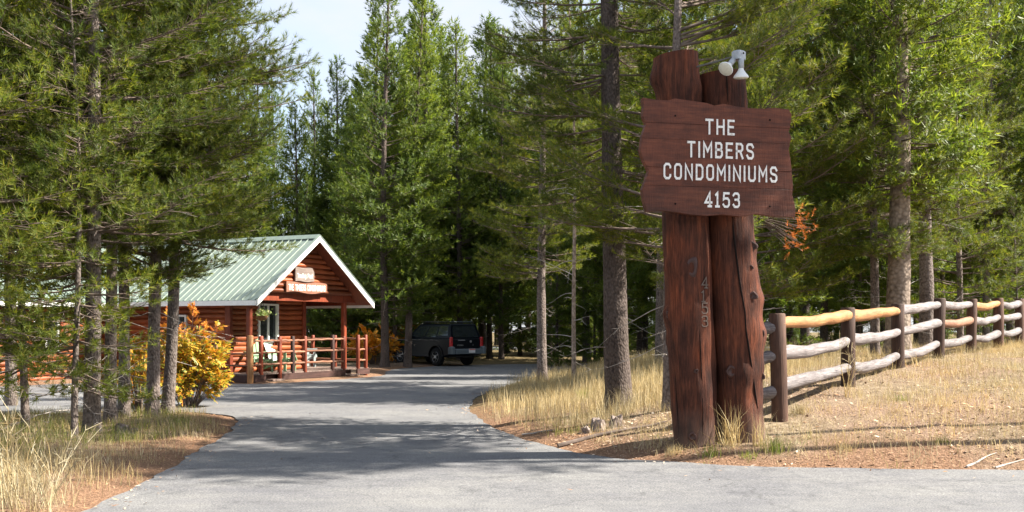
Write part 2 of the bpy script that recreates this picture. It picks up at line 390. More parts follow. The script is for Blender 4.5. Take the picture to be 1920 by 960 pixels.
# ---------------------------------------------------------------- terrain and road
def base(y): return -.004 * np.asarray(y, dtype=float)
_road_pts = [(-40, -15), (40, -15), (40, 10.0), (20, 10.9), (8, 11.45), (5.4, 11.62), (3.2, 11.85), (1.8, 12.0), (1.13, 12.25), (.28, 14.3),
    (-.52, 17.8), (-.82, 20.4), (-.83, 24), (-.4, 27.6), (.4, 32.9), (1.7, 37.2), (4.5, 40.3), (12, 42.5), (40, 46), (40, 53), (12, 50.3), (1, 46.8), (-1.9, 45.6),
    (-3.4, 43.6), (-4.3, 41.2), (-4.55, 38.6), (-3.95, 35.8), (-3.98, 34.6), (-5.3, 32.1), (-6.7, 29.5), (-7.2, 29.1), (-8.2, 30.2),
    (-10.8, 31.6), (-11.6, 31.0), (-13.9, 27.2), (-40, 25), (-40, 17.5), (-20, 17.6), (-9, 18.6), (-6.5, 20.4), (-5.1, 20.2), (-4.5, 18.9),
    (-4.32, 17.7), (-4.03, 15.2), (-3.78, 12.7), (-3.45, 9.4), (-3.5, 7.5), (-4.6, 5.6), (-10, 4.2), (-40, 3.6)]
def _dense(pts, step):
    out = []
    for (a, b), (c, d) in zip(pts, pts[1:] + pts[:1]):
        L = math.hypot(c - a, d - b); near = max(abs(a), abs(c)) < 14 and min(b, d) > 3
        n = max(1, int(L / (step if near else 4)))
        for i in range(n):
            t = i / n; out.append((a + (c - a) * t, b + (d - b) * t))
    return out
def _smooth(pts, it=2):
    p = np.array(pts)
    for _ in range(it):
        q = .25 * np.roll(p, 1, 0) + .5 * p + .25 * np.roll(p, -1, 0)
        keep = (np.abs(p[:, 0]) > 30) | (p[:, 1] < 0); q[keep] = p[keep]; p = q
    return [tuple(x) for x in p]
ROAD = _smooth(_dense(_road_pts, .8), 3)
ROAD_D = [(x + (vnoise(x, y, 2.1) - .5) * .10 + (vnoise(x, y, 7.3) - .5) * .07, y + (vnoise(x + 31, y, 2.1) - .5) * .10 + (vnoise(x + 9, y, 7.3) - .5) * .07) if abs(x) < 20 and y > 2 else (x, y) for x, y in _dense(ROAD, .16)]
RP = np.array(ROAD)
def road_sd(x, y):
    """signed distance to the road edge, positive outside"""
    x = np.atleast_1d(np.asarray(x, dtype=float)); y = np.atleast_1d(np.asarray(y, dtype=float))
    d2 = np.full(x.shape, 1e9); inside = np.zeros(x.shape, bool)
    A = RP; B = np.roll(RP, -1, 0)
    for (ax, ay), (bx, by) in zip(A, B):
        ex, ey = bx - ax, by - ay; L2 = ex * ex + ey * ey + 1e-12
        t = np.clip(((x - ax) * ex + (y - ay) * ey) / L2, 0, 1)
        d2 = np.minimum(d2, (x - ax - t * ex) ** 2 + (y - ay - t * ey) ** 2)
        if abs(ey) > 1e-9:
            c = ((ay > y) != (by > y)) & (x < (y - ay) / ey * ex + ax); inside ^= c
    return np.where(inside, -1, 1) * np.sqrt(d2)
def gz(x, y):
    x = np.atleast_1d(np.asarray(x, dtype=float)); y = np.atleast_1d(np.asarray(y, dtype=float))
    d = road_sd(x, y); dp = np.maximum(d, 0)
    right = sstep(-1.5, 3.2, x - .06 * (y - 14)) * sstep(60, 40, y) * (1 - sstep(42, 50, y) * (1 - sstep(6, 12, x)))
    right = np.where(y < 8, 0, right)
    A = .12 + 1.05 * right
    mid = ((x > -1.2) & (y > 11) & (y < 41)); A = np.where(mid, np.maximum(A, .38), A)
    b = A * (1 - np.exp(-dp / 6.0))
    rough = (vnoise(x, y, .9) - .5) * .10 + (vnoise(x, y, 3.1) - .5) * .035
    out = base(y) - .02 + b + .05 * sstep(0, .5, dp) + rough * sstep(.1, 1.6, dp)
    return np.where(d < 0, base(y) - .02 - .04 * sstep(0, .25, -d), out)
def gz1(x, y): return float(gz(x, y)[0])
def G(px, py):
    """where the ground is seen at a photo pixel"""
    ys = np.linspace(7, 110, 1500); xs = (px - 960) / F * ys; zs = CH - (py - HZ) / F * ys
    g = gz(xs, ys); i = np.argmax(zs < g) if (zs < g).any() else len(ys) - 1
    return Vector((xs[i], ys[i], g[i]))
def AT(px, y, sink=0.0):
    x = (px - 960) / F * y; return Vector((x, y, gz1(x, y) - sink))

def grid_axis(parts):
    out = []
    for a, b, s in parts: out += list(np.arange(a, b, s))
    out.append(parts[-1][1]); return np.array(out)
gx = grid_axis([(-220, -60, 16), (-60, -16, 2.5), (-16, -9, .5), (-9, 8, .13), (8, 16, .3), (16, 60, 2.5), (60, 220, 16)])
gy = grid_axis([(-30, 2, 4), (2, 8, .6), (8, 22, .13), (22, 36, .3), (36, 60, .8), (60, 120, 5), (120, 400, 28)])
XX, YY = np.meshgrid(gx, gy); X1 = XX.ravel(); Y1 = YY.ravel()
SD = road_sd(X1, Y1); Z1 = gz(X1, Y1)
nx, ny = len(gx), len(gy)
ii = (np.arange(ny - 1)[:, None] * nx + np.arange(nx - 1)[None, :]).ravel()
gm = np_mesh('ground', np.stack([X1, Y1, Z1], 1), np.stack([ii, ii + 1, ii + nx + 1, ii + nx], 1), 'ground', True)
a = gm.attributes.new('edge', 'FLOAT', 'POINT')
a.data.foreach_set('value', (sstep(.9, .0, SD - .35 + (vnoise(X1, Y1, 1.3) - .5) * 1.0) * np.where(X1 > 5, .55, 1)).astype(np.float32))
a = gm.attributes.new('forest', 'FLOAT', 'POINT')
a.data.foreach_set('value', np.clip(sstep(17, 26, Y1 - .55 * np.clip(X1 - 3, 0, 12) * 1.0 + (vnoise(X1, Y1, .7) - .5) * 5) * (X1 > -2) + sstep(44, 50, Y1), 0, 1).astype(np.float32))
tag(link('ground', gm), kind='structure')

mb = MB()
pv = [Vector((x, y, 0)) for x, y in ROAD_D]
tris = tessellate_polygon([pv]); n = len(pv)
mb.add([(x, y, float(base(y))) for x, y in ROAD_D], tris)
mb.add([(x, y, float(base(y))) for x, y in ROAD_D] + [(x, y, float(base(y)) - .07) for x, y in ROAD_D], [(i, (i + 1) % n, n + (i + 1) % n, n + i) for i in range(n)])
tag(mb.build('road', 'asphalt'), kind='structure')
# the road that runs behind the trees
mb = MB(); P = [(-14, 72), (-4, 70), (10, 70.5), (40, 75)]
for (a0, b0), (a1, b1) in zip(P, P[1:]):
    mb.add([(a0, b0, gz1(a0, b0) + .06), (a1, b1, gz1(a1, b1) + .06), (a1, b1 + 9, gz1(a1, b1 + 9) + .06), (a0, b0 + 9, gz1(a0, b0 + 9) + .06)], [(0, 1, 2, 3)])
tag(mb.build('road', 'asphalt'), kind='structure')

SHADE = [(10.2, 12.7, 'tall', 1.0), (11.6, 13.6, 'tall', 1.0), (12.8, 12.9, 'tall', 1.03)]
# ---------------------------------------------------------------- pines
def shoot_template(rng, n, spread=72, nl=.42, w=.03):
    """one needle shoot along +z, unit length: n thin triangles"""
    V = np.zeros((n, 3, 3))
    for i in range(n):
        s = rng.uniform(.0, 1.0) ** .8
        az = i * 2.399 + rng.uniform(-.4, .4); an = R(spread * (1.15 - .75 * s) + rng.uniform(-12, 12))
        d = np.array([math.sin(an) * math.cos(az), math.sin(an) * math.sin(az), math.cos(an)])
        t = np.array([-math.sin(az), math.cos(az), 0.0]); L = nl * rng.uniform(.75, 1.15)
        b = np.array([0, 0, s])
        V[i, 0] = b + t * w * .5; V[i, 1] = b - t * w * .5; V[i, 2] = b + d * L
    return V.reshape(-1, 3)
def place_shoots(rng, pos, dirs, size, templates):
    pos = np.array(pos); dirs = np.array(dirs); size = np.array(size)
    dirs = dirs / np.linalg.norm(dirs, axis=1, keepdims=True)
    N = len(pos); pick = rng.integers(0, len(templates), N); Vs = []
    for k, T in enumerate(templates):
        m = pick == k
        if not m.any(): continue
        d = dirs[m]; r = rng.normal(size=d.shape); a = np.cross(d, r); a /= np.linalg.norm(a, axis=1, keepdims=True) + 1e-9; b = np.cross(d, a)
        M = np.stack([a, b, d], 2)                     # columns
        V = np.einsum('nij,kj->nki', M, T) * size[m][:, None, None] + pos[m][:, None, :]
        Vs.append(V.reshape(-1, 3))
    V = np.concatenate(Vs); return V, np.arange(len(V)).reshape(-1, 3)
def tubes_np(segs, n=4):
    """segs: list of (p0, p1, r0, r1)"""
    S = np.array([(*a, *b, c, d) for a, b, c, d in segs]); p0, p1 = S[:, :3], S[:, 3:6]
    d = p1 - p0; d /= np.linalg.norm(d, axis=1, keepdims=True) + 1e-9
    up = np.where(np.abs(d[:, 2:3]) < .9, np.array([[0, 0, 1.0]]), np.array([[1.0, 0, 0]]))
    a = np.cross(up, d); a /= np.linalg.norm(a, axis=1, keepdims=True); b = np.cross(d, a)
    th = np.arange(n) * 2 * np.pi / n
    ring = a[:, None, :] * np.cos(th)[None, :, None] + b[:, None, :] * np.sin(th)[None, :, None]
    V = np.concatenate([p0[:, None] + ring * S[:, 6][:, None, None], p1[:, None] + ring * S[:, 7][:, None, None]], 1)
    k = np.arange(n); j = (k + 1) % n
    f = np.stack([k, j, n + j, n + k], 1)
    Fq = (np.arange(len(S)) * 2 * n)[:, None, None] + f[None]
    return V.reshape(-1, 3), Fq.reshape(-1, 4)

def trunk_mesh(name, rng, H, r, mat, n=12, bend=.12, flare=1.35):
    mb = MB(); pts = []; rad = []
    ph = rng.uniform(0, 6.28); m = 16
    for i in range(m + 1):
        t = i / m; z = H * t ** 1.25
        pts.append((bend * math.sin(t * 5 + ph) * t, bend * math.cos(t * 4 + ph) * t, z - .15))
        fl = 1 + (flare - 1) * math.exp(-max(0, z) / .16)
        rad.append(max(.012, r * fl * (1 - .9 * t) ** .8 * (1 + rng.uniform(-.03, .03))))
    mb.tube(pts, rad, n)
    rr = random.Random(int(rng.integers(1e6)))
    mb.v = [(x + rr.uniform(-.05, .05) * r, y + rr.uniform(-.05, .05) * r, z) for x, y, z in mb.v]
    return mb.mesh(name, mat, True), pts, rad

def pine(seed, H, cb, Rm, tr, bark='bark', whorl=.30, per=4, el0=-4, el1=38, shoot=.15, nn=20, sp=.12, sub=.17, dead=0, needle='needle', shape=.75, low=.55, tw=True, nw=.035, nl=.42, fill=1.0, bend=.12, droop=0, onesided=None, hi=None, avoid=None):
    rng = np.random.default_rng(seed)
    trunk, tp, trd = trunk_mesh('trunk', rng, H, tr, bark, bend=bend)
    tpz = np.array([p[2] for p in tp]); tpx = np.array([p[0] for p in tp]); tpy = np.array([p[1] for p in tp])
    segs = []; dsegs = []; pos = []; dirs = []; size = []
    z = cb
    while z < H - .25:
        t = (z - cb) / (H - cb)
        for k in range(per if t < .9 else 3):
            zz = z + rng.uniform(-.5, .5) * whorl
            az = rng.uniform(0, 6.283)
            if avoid is not None and math.cos(az - avoid[0]) > avoid[1] and zz < avoid[2]: az += math.pi * rng.uniform(.6, 1.4)
            prof = max(.05, (1 - t)) ** shape * (low + (1 - low) * min(1, t * 4))
            L = Rm * prof * rng.uniform(.6, 1.08) + .12
            if onesided is not None:
                L *= 1 + onesided[1] * math.cos(az - onesided[0])
            el = R(el0 + (el1 - el0) * t + rng.uniform(-9, 9)); upt = R(18 + 18 * rng.random()) - droop * (1 - t)
            hk = 1.0 if (hi is None or zz < hi) else 1.9
            p = np.array([np.interp(zz, tpz, tpx), np.interp(zz, tpz, tpy), zz]); st = 5; r0 = min(.028, .006 + .0085 * L)
            pts = [p]; swing = rng.uniform(-.25, .25)
            for s in range(st):
                e = el + upt * (s / st) ** 1.5; az2 = az + swing * s / st
                p = p + L / st * np.array([math.cos(e) * math.cos(az2), math.cos(e) * math.sin(az2), math.sin(e)]); pts.append(p)
            for s in range(st):
                segs.append((pts[s], pts[s + 1], r0 * (1 - .17 * s), r0 * (1 - .17 * (s + 1))))
            pa = np.array(pts)
            # twigs
            ns = max(2, int(L / (sub * hk))); side = 1
            for q in range(ns):
                s = .22 + .78 * (q + rng.random() * .8) / ns
                i = min(st - 1, int(s * st)); f = s * st - i; b = pa[i] * (1 - f) + pa[i + 1] * f
                bd = pa[i + 1] - pa[i]; bd /= np.linalg.norm(bd)
                for _ in range(2 if rng.random() < fill else 1):
                    side = -side
                    lat = np.array([-bd[1], bd[0], 0]); lat /= np.linalg.norm(lat) + 1e-9
                    an = R(rng.uniform(32, 66)); tl = (.40 * L * (1 - s) + .13) * rng.uniform(.6, 1.15)
                    td = bd * math.cos(an) + side * lat * math.sin(an) + np.array([0, 0, rng.uniform(-.18, .32)]); td /= np.linalg.norm(td)
                    e = b + td * tl
                    if tw and hk == 1: segs.append((b, e, .0035 + .003 * tl, .0025))
                    m = max(1, int(tl * .85 / (sp * hk)))
                    for u in range(m):
                        w = 1 - u * sp * hk / tl * rng.uniform(.8, 1.2)
                        w = max(w, .1)
                        sd = td + np.array([0, 0, .45]) + rng.normal(size=3) * .38
                        if u > 0: sd = sd + rng.normal(size=3) * .35
                        pos.append(b + td * tl * w); dirs.append(sd); size.append(shoot * rng.uniform(.75, 1.2) * (1.35 if hk > 1 else 1))
            pos.append(pa[-1]); dirs.append(pa[-1] - pa[-2] + np.array([0, 0, .02])); size.append(shoot * 1.3)
        z += whorl * rng.uniform(.8, 1.2)
    for q in range(6):
        pos.append(np.array([tpx[-1], tpy[-1], H - .2 - .09 * q])); dirs.append(np.array([rng.normal() * .25, rng.normal() * .25, 1])); size.append(shoot * 1.5)
    # bare dead twigs under the crown
    for q in range(dead):
        zz = rng.uniform(.45, cb + 1.2) if cb > 1 else rng.uniform(.3, 1.5); az = rng.uniform(0, 6.283); L = rng.uniform(.4, 1.5)
        p = np.array([np.interp(zz, tpz, tpx), np.interp(zz, tpz, tpy), zz]); e = R(rng.uniform(-25, 20)); az2 = az
        for s in range(5):
            p2 = p + L / 5 * np.array([math.cos(e) * math.cos(az2), math.cos(e) * math.sin(az2), math.sin(e)])
            dsegs.append((p, p2, .006 * (1 - .17 * s), .006 * (1 - .17 * (s + 1))))
            if s > 0:
                for _ in range(2):
                    v = np.array([math.cos(az2 + rng.uniform(-1, 1)), math.sin(az2 + rng.uniform(-1, 1)), rng.uniform(-.5, .5)])
                    dsegs.append((p2, p2 + v * L * .22 * rng.random(),   .0025, .0015))
            p = p2; az2 += rng.uniform(-.3, .3); e += R(rng.uniform(-12, 16))
    tem = [shoot_template(rng, nn, w=nw, nl=nl) for _ in range(5)]
    V, T = place_shoots(rng, pos, dirs, size, tem)
    d = {'trunk': trunk, 'crown': np_mesh('crown', V, T, needle)}
    V2, F2 = tubes_np(segs, 4); d['limbs'] = np_mesh('limbs', V2, F2, 'limb', True)
    if dsegs:
        V3, F3 = tubes_np(dsegs, 4); d['dead_twigs'] = np_mesh('dead_twigs', V3, F3, 'dead', True)
    return d
def put_tree(name, kit, loc, rz, sc, label, cat='tree', group=None, lean=(0, 0), skip=(), thick=1.0, wide=1.0):
    o = empty(name, loc); o.rotation_euler = (lean[0], lean[1], rz); o.scale = (sc * wide, sc * wide, sc)
    tag(o, label, cat, group)
    for k, me in kit.items():
        if k in skip: continue
        c = link(k, me, o)
        if k != 'trunk': c['kind'] = 'stuff'
        if k == 'trunk' and thick != 1: c.scale = (thick, thick, 1)
    return o
# rotation helper: mesh rz with lean applied in world (XYZ euler: lean after rz is small, fine)

KIT = {}
N = dict(shoot=.145, nn=26, nw=.066, nl=.62, sp=.10, sub=.135, per=5, hi=7.5)
E = dict(N, low=.7)
KIT['edgeA'] = pine(11, 13.0, 2.7, 2.5, .125, dead=14, **E)
KIT['edgeB'] = pine(12, 13.5, 3.0, 2.6, .12, dead=16, **E)
KIT['edgeC'] = pine(13, 12.0, 2.3, 2.4, .11, dead=12, el0=-12, **E)
KIT['big'] = pine(14, 14.5, 3.5, 2.75, .215, bark='bark_dark', whorl=.38, el0=-14, el1=35, dead=4, avoid=(-1.571, .4, 12), **N)
KIT['wide'] = pine(15, 11.0, 2.1, 3.1, .10, whorl=.42, el0=6, el1=36, dead=10, avoid=(3.7, .1, 99), **N)
KIT['wide2'] = pine(25, 9.8, 1.2, 3.2, .10, whorl=.42, el0=2, el1=36, dead=10, avoid=(3.3, .0, 99), **N)
KIT['tall'] = pine(18, 17.0, 11.6, 2.4, .15, whorl=.42, per=5, el0=-5, el1=40, shoot=.26, nn=18, nw=.09, nl=.45, sp=.16, sub=.2, dead=0)
KIT['young'] = pine(16, 7.0, .45, 1.45, .07, whorl=.30, shape=.8, low=.8, el0=2, el1=40, **N)
KIT['sparse'] = pine(17, 6.5, .85, 1.7, .055, whorl=.27, fill=.8, el0=-20, el1=30, dead=8, shoot=.145, nn=26, nw=.066, nl=.62, sp=.105, sub=.16, per=5)
for i, (H, cb, Rm, tr) in enumerate([(15, 1.8, 2.5, .14), (16.5, 2.4, 2.9, .16), (14, .6, 2.6, .13), (17, 3.6, 2.6, .17)]):
    KIT['far%d' % i] = pine(30 + i, H, cb, Rm, tr, bark='bark_dark', whorl=.40, per=6, el0=-8, el1=48, shoot=.34, nn=15, sp=.17, sub=.2, nw=.11, nl=.45, needle='needle_far', tw=False, shape=.85, dead=14)

def tree_at(name, kit, px, y, rz, sc, label, group=None, lean=(0, 0), thick=1.0, skip=()):
    return put_tree(name, KIT[kit], AT(px, y, .03), rz, sc, label, 'tree', group, lean, skip, thick)
# row of pines on the grass island by the driveway
def edge_pine(px, py, kit, rz, sc, thick, lab, lean=(0, 0)):
    g = G(px, py); return put_tree('pine_tree', KIT[kit], g + Vector((0, 0, -.03)), rz, sc, lab, 'tree', 'pines on the grass island by the driveway', lean, (), thick)
edge_pine(140, 826, 'sparse', .4, 1.0, .9, 'thin young pine with low drooping boughs beside the thickest island trunk')
edge_pine(172, 812, 'edgeA', 1.1, 1.0, 1.0, 'thickest trunked pine of the island row, behind the thin young pine')
edge_pine(207, 792, 'edgeB', 2.3, 1.0, .85, 'slim grey pine next to the thickest island trunk')
edge_pine(232, 782, 'edgeC', 4.0, 1.05, .9, 'shaded pine between the slim grey pine and the twin trunks')
edge_pine(287, 781, 'edgeA', 3.3, 1.03, .9, 'twin grey pine trunk on the stump side beside the yellow shrub', (0, R(-1.5)))
edge_pine(314, 776, 'edgeB', .5, 1.0, .95, 'twin grey pine trunk leaning over the yellow shrub toward the cabin', (0, R(2.5)))
tree_at('pine_tree', 'sparse', -70, 13.6, 4.4, 1.1, 'low boughed young pine at the road end of the island', 'pines on the grass island by the driveway')
tree_at('pine_tree', 'sparse', 48, 16.2, 2.4, 1.2, 'low boughed young pine between the parking lot and the thin young pine', 'pines on the grass island by the driveway')
tree_at('pine_tree', 'edgeC', -150, 15.0, 2.0, 1.0, 'pine whose boughs hang into view past the thin young pine', 'pines on the grass island by the driveway')
tree_at('pine_tree', 'edgeA', 20, 21.5, 5.0, 1.0, 'pine standing on the parking lot verge behind the island row')
# big pine and its neighbours on the sign side
g = G(1161, 766)
put_tree('pine_tree', KIT['big'], g + Vector((0, 0, -.03)), 0, 1.0, 'large dark barked pine beside the entrance sign', 'tree', None, (0, R(-2.0)))
g = AT(1256, 15.4)
put_tree('pine_tree', KIT['wide'], g, 0, 1.0, 'wide spreading pine directly behind the sign posts', 'tree', None, (0, R(.6)))
tree_at('pine_tree', 'edgeB', 1236, 27, 1.0, 1.0, 'grey pine between the large dark pine and the sign posts')
tree_at('pine_tree', 'wide2', 1400, 24.5, 0, 1.3, 'wide pine hidden behind the right sign post with boughs over the fence')
tree_at('pine_tree', 'edgeC', 1640, 24.5, 3.0, 1.0, 'slender pale pine beside the thick pale trunk behind the fence')
o = tree_at('pine_tree', 'far3', 1682, 24.0, 2.0, 1.0, 'thick pale trunked pine behind the fence', thick=1.65)
for c in o.children:
    if c.name.startswith('trunk'): c.data = c.data.copy(); c.data.materials[0] = MAT['bark_pale']
tree_at('pine_tree', 'edgeB', 1737, 27.5, 5.2, 1.1, 'tall grey pine behind the fence between pale trunk and young pine', thick=1.5)
tree_at('pine_tree', 'young', 1800, 29.5, 1.0, 1.35, 'bushy bright green young pine behind the fence')
tree_at('pine_tree', 'young', 1905, 31, 3.0, .62, 'small young pine tucked behind the last fence posts')
tree_at('pine_tree', 'edgeA', 1850, 36, 2.0, 1.05, 'pine standing behind the bushy young pine')
# pines by the car
tree_at('pine_tree', 'far1', 722, 41.6, 2.9, .95, 'dark pine between the porch steps and the parked car', thick=1.15)
tree_at('pine_tree', 'far3', 764, 42.6, .2, .85, 'pine trunk standing right beside the front of the parked car', lean=(0, R(2)), thick=1.1)
tree_at('pine_tree', 'far0', 797, 53, .2, 1.0, 'reddish pine standing behind the parked car roof')
tree_at('pine_tree', 'far1', 918, 52, 1.2, .95, 'pine just past the tail of the parked car')
tree_at('pine_tree', 'far0', 940, 50.5, 4.2, .95, 'slim sunlit pine beyond the tail of the parked car')
tree_at('pine_tree', 'far2', 975, 56, 3.2, .9, 'small pine before the road behind the trees')
tree_at('pine_tree', 'edgeB', 1017, 29.5, 3.9, .95, 'dark pine in tall grass near the bare pale snag', thick=1.3)
# bare snag
rng = np.random.default_rng(77)
tr, tp, _ = trunk_mesh('trunk', rng, 9.5, .062, 'bark_pale', bend=.1)
ds = []
for q in range(46):
    zz = rng.uniform(.8, 8.5); az = rng.uniform(0, 6.283); L = rng.uniform(.5, 1.7) * (1 - .06 * zz); e = R(rng.uniform(-5, 30))
    p = np.array([np.interp(zz, [t[2] for t in tp], [t[0] for t in tp]), np.interp(zz, [t[2] for t in tp], [t[1] for t in tp]), zz]); az2 = az
    for s in range(6):
        p2 = p + L / 6 * np.array([math.cos(e) * math.cos(az2), math.cos(e) * math.sin(az2), math.sin(e)])
        ds.append((p, p2, .011 * (1 - .15 * s), .011 * (1 - .15 * (s + 1)))); e -= R(rng.uniform(-4, 14)); az2 += rng.uniform(-.2, .2)
        if s > 1:
            v = np.array([math.cos(az2 + rng.uniform(-1, 1)), math.sin(az2 + rng.uniform(-1, 1)), rng.uniform(-.5, .3)]); ds.append((p2, p2 + v * L * .25 * rng.random(), .004, .002))
        p = p2
V, T = tubes_np(ds, 4)
put_tree('bare_snag', {'trunk': tr, 'dead_limbs': np_mesh('dead_limbs', V, T, 'dead', True)}, AT(1077, 26.5), 0, 1, 'thin pale dead pine with bare branches in the tall grass', 'tree', None, (0, R(-.6)))

# forest behind: (pixel, distance, kit, scale)
rr = random.Random(3)
LBL_C = 'dark green conifer of the forest rising behind the cabin roof'
for px, y, k, top in [(555, 50, 2, 200), (590, 55, 0, 140), (626, 52, 1, 112), (660, 58, 2, 190), (705, 50, 0, 52), (672, 62, 1, 160), (742, 56, 2, 95), (775, 60, 1, 70), (800, 52, 3, -10), (835, 58, 0, 60), (862, 50, 1, 45), (905, 62, 3, 40), (520, 60, 1, 150), (480, 56, 3, 120), (440, 48, 0, 100), (400, 58, 1, 60), (350, 50, 3, 20), (300, 60, 2, 40), (250, 52, 1, 0), (190, 60, 0, 0), (130, 50, 3, -40), (70, 58, 1, -30), (10, 52, 0, -60), (-50, 60, 3, -60), (645, 47, 2, 330), (575, 47, 2, 330), (610, 66, 0, 200), (740, 47, 2, 300), (690, 55, 2, 250)]:
    H = (15, 16.5, 14, 17)[k]; ztop = CH + (HZ - top) / F * y; p = AT(px, y, .1)
    hh = ztop - p.z; size = 'short' if hh < 10.5 else 'tall' if hh > 15.5 else 'middling'
    where = 'behind the boughs of the island pines' if px < 470 else 'rising over the cabin roof' if px < 690 else 'rising behind the parked car'
    lab = size + ' dark green conifer of the forest ' + where
    put_tree('conifer', KIT['far%d' % k], p, rr.uniform(0, 6.28), (ztop - p.z) / H, lab, 'tree', lab.replace(' conifer', ' conifers'), (0, R(rr.uniform(-1.5, 1.5))), wide=rr.uniform(.85, 1.45))
LBL_M = 'dark pine of the forest beyond the bend of the driveway'
for px, y, k, sc in [(950, 60, 1, 1.1), (990, 66, 3, 1.15), (1030, 52, 0, 1.0), (1060, 60, 1, 1.1), (1045, 44, 2, .55), (1100, 48, 3, 1.05), (1130, 56, 0, 1.15), (1165, 42, 1, 1.0), (1200, 50, 3, 1.1), (1010, 80, 1, 1.3), (1080, 84, 0, 1.3), (1150, 80, 3, 1.35), (880, 66, 2, .9), (870, 86, 1, 1.1), (930, 88, 0, 1.2), (1115, 44, 2, .5), (1210, 46, 0, .9)]:
    lab = ('short' if sc < .7 else 'tall') + (' pine close behind the tall dry grass' if y < 50 else ' pine of the forest between driveway bend and back road' if y < 70 else ' pine on the far side of the back road')
    put_tree('conifer', KIT['far%d' % k], AT(px, y, .1), rr.uniform(0, 6.28), sc * rr.uniform(.95, 1.05), lab, 'tree', lab.replace(' pine', ' pines'), (0, R(rr.uniform(-1, 1))))
LBL_R = 'dark pine of the forest behind the log fence'
for px, y, k, sc in [(1260, 44, 1, 1.1), (1300, 38, 3, 1.0), (1340, 46, 0, 1.1), (1380, 42, 1, .95), (1420, 42, 3, 1.05), (1460, 33, 2, .75), (1480, 48, 1, 1.1), (1510, 38, 3, 1.0), (1545, 34, 0, .95), (1590, 44, 1, 1.05), (1610, 34, 2, .7), (1660, 40, 3, 1.05), (1700, 34, 0, .9), (1720, 48, 1, 1.1), (1765, 42, 3, 1.1), (1830, 46, 0, 1.1), (1870, 40, 1, 1.1), (1895, 50, 3, 1.2), (1930, 44, 0, 1.1), (1960, 36, 1, 1.0), (2020, 40, 3, 1.0), (1550, 58, 0, 1.2), (1650, 60, 1, 1.2), (1750, 60, 3, 1.2), (1850, 62, 1, 1.2), (1450, 60, 3, 1.2), (1350, 62, 1, 1.2)]:
    lab = ('low bushy' if sc < .8 else 'tall dark') + ' pine of the forest ' + ('behind the entrance sign' if px < 1440 else 'behind the first fence rails' if px < 1640 else 'behind the far end of the fence') + (', deep in shade' if y > 45 else '')
    put_tree('conifer', KIT['far%d' % k], AT(px, y, .1), rr.uniform(0, 6.28), sc * rr.uniform(.95, 1.05), lab, 'tree', lab.replace(' pine', ' pines'), (0, R(rr.uniform(-1, 1))))
LBL_F = 'distant conifer of the far tree line beyond the back road'
for i in range(34):
    px = -60 + i * 62 + rr.uniform(-20, 20); y = rr.uniform(84, 118); k = rr.choice((0, 1, 2, 2))
    if 560 < px < 960: sc = rr.uniform(.7, .85)
    else: sc = rr.uniform(1.0, 1.25)
    put_tree('conifer', KIT['far%d' % k], AT(px, y, .1), rr.uniform(0, 6.28), sc, LBL_F, 'tree', 'far tree line beyond the back road')
LBL_U = 'low bushy young conifer in the undergrowth of the forest beyond the driveway'
for i in range(76):
    px = 560 + (i % 46) * 32 if i < 46 else 1040 + (i - 46) * 8 + rr.uniform(-14, 14); y = rr.uniform(52, 76) if px < 1230 else rr.uniform(36, 60)
    p = AT(px, y, .05)
    if road_sd(p.x, p.y)[0] < 1.2 or (abs(px - 965) < 55 and y < 73): continue
    lab = 'low bushy young conifer in the undergrowth ' + ('behind the parked car' if px < 930 else 'between driveway bend and back road' if px < 1230 else 'behind the fence and sign')
    put_tree('young_conifer', KIT['far2'], p, rr.uniform(0, 6.28), rr.uniform(.16, .34), lab, 'tree', lab.replace(' conifer', ' conifers'))
# pines out of frame whose shade falls across the driveway
for x, y, k, sc in SHADE:
    put_tree('pine_tree', KIT[k], Vector((x, y, gz1(x, y) - .05)), rr.uniform(0, 6.28), sc, 'roadside pine of the stand that shades the driveway', 'tree', 'pines shading the driveway', thick=.5, wide=1.05)

# reddish dead sprays on the spreading pine
pos = []; dirs = []; size = []
rng = np.random.default_rng(8)
for px, py, y in [(1492, 400, 15.0), (1502, 425, 15.1), (1480, 432, 15.0), (1522, 432, 15.2), (1490, 455, 15.0), (1508, 462, 15.1), (1515, 415, 15.2), (1476, 462, 15.0)]:
    c = np.array([(px - 960) / F * y, y, CH - (py - HZ) / F * y])
    for q in range(4):
        pos.append(c + rng.normal(size=3) * .04); dirs.append(rng.normal(size=3) + np.array([.3, 0, .4])); size.append(.13 * rng.uniform(.8, 1.2))
V, T = place_shoots(rng, pos, dirs, size, [shoot_template(rng, 22, w=.04) for _ in range(3)])
rs = empty('dead_bough', (0, 0, 0))
tag(rs, 'bough of rust orange dead needles beside the lower corner of the sign board', 'bough')
link('needles', np_mesh('needles', V, T, 'needle_dead'), rs)['kind'] = 'stuff'
c0 = np.array([(1420 - 960) / F * 15.4, 15.5, CH - (405 - HZ) / F * 15.4])
V, T = tubes_np([(np.array([2.25, 15.42, 2.2]), c0, .022, .012)] + [(c0, p, .008, .003) for p in pos], 4); link('twigs', np_mesh('twigs', V, T, 'limb', True), rs)['kind'] = 'stuff'
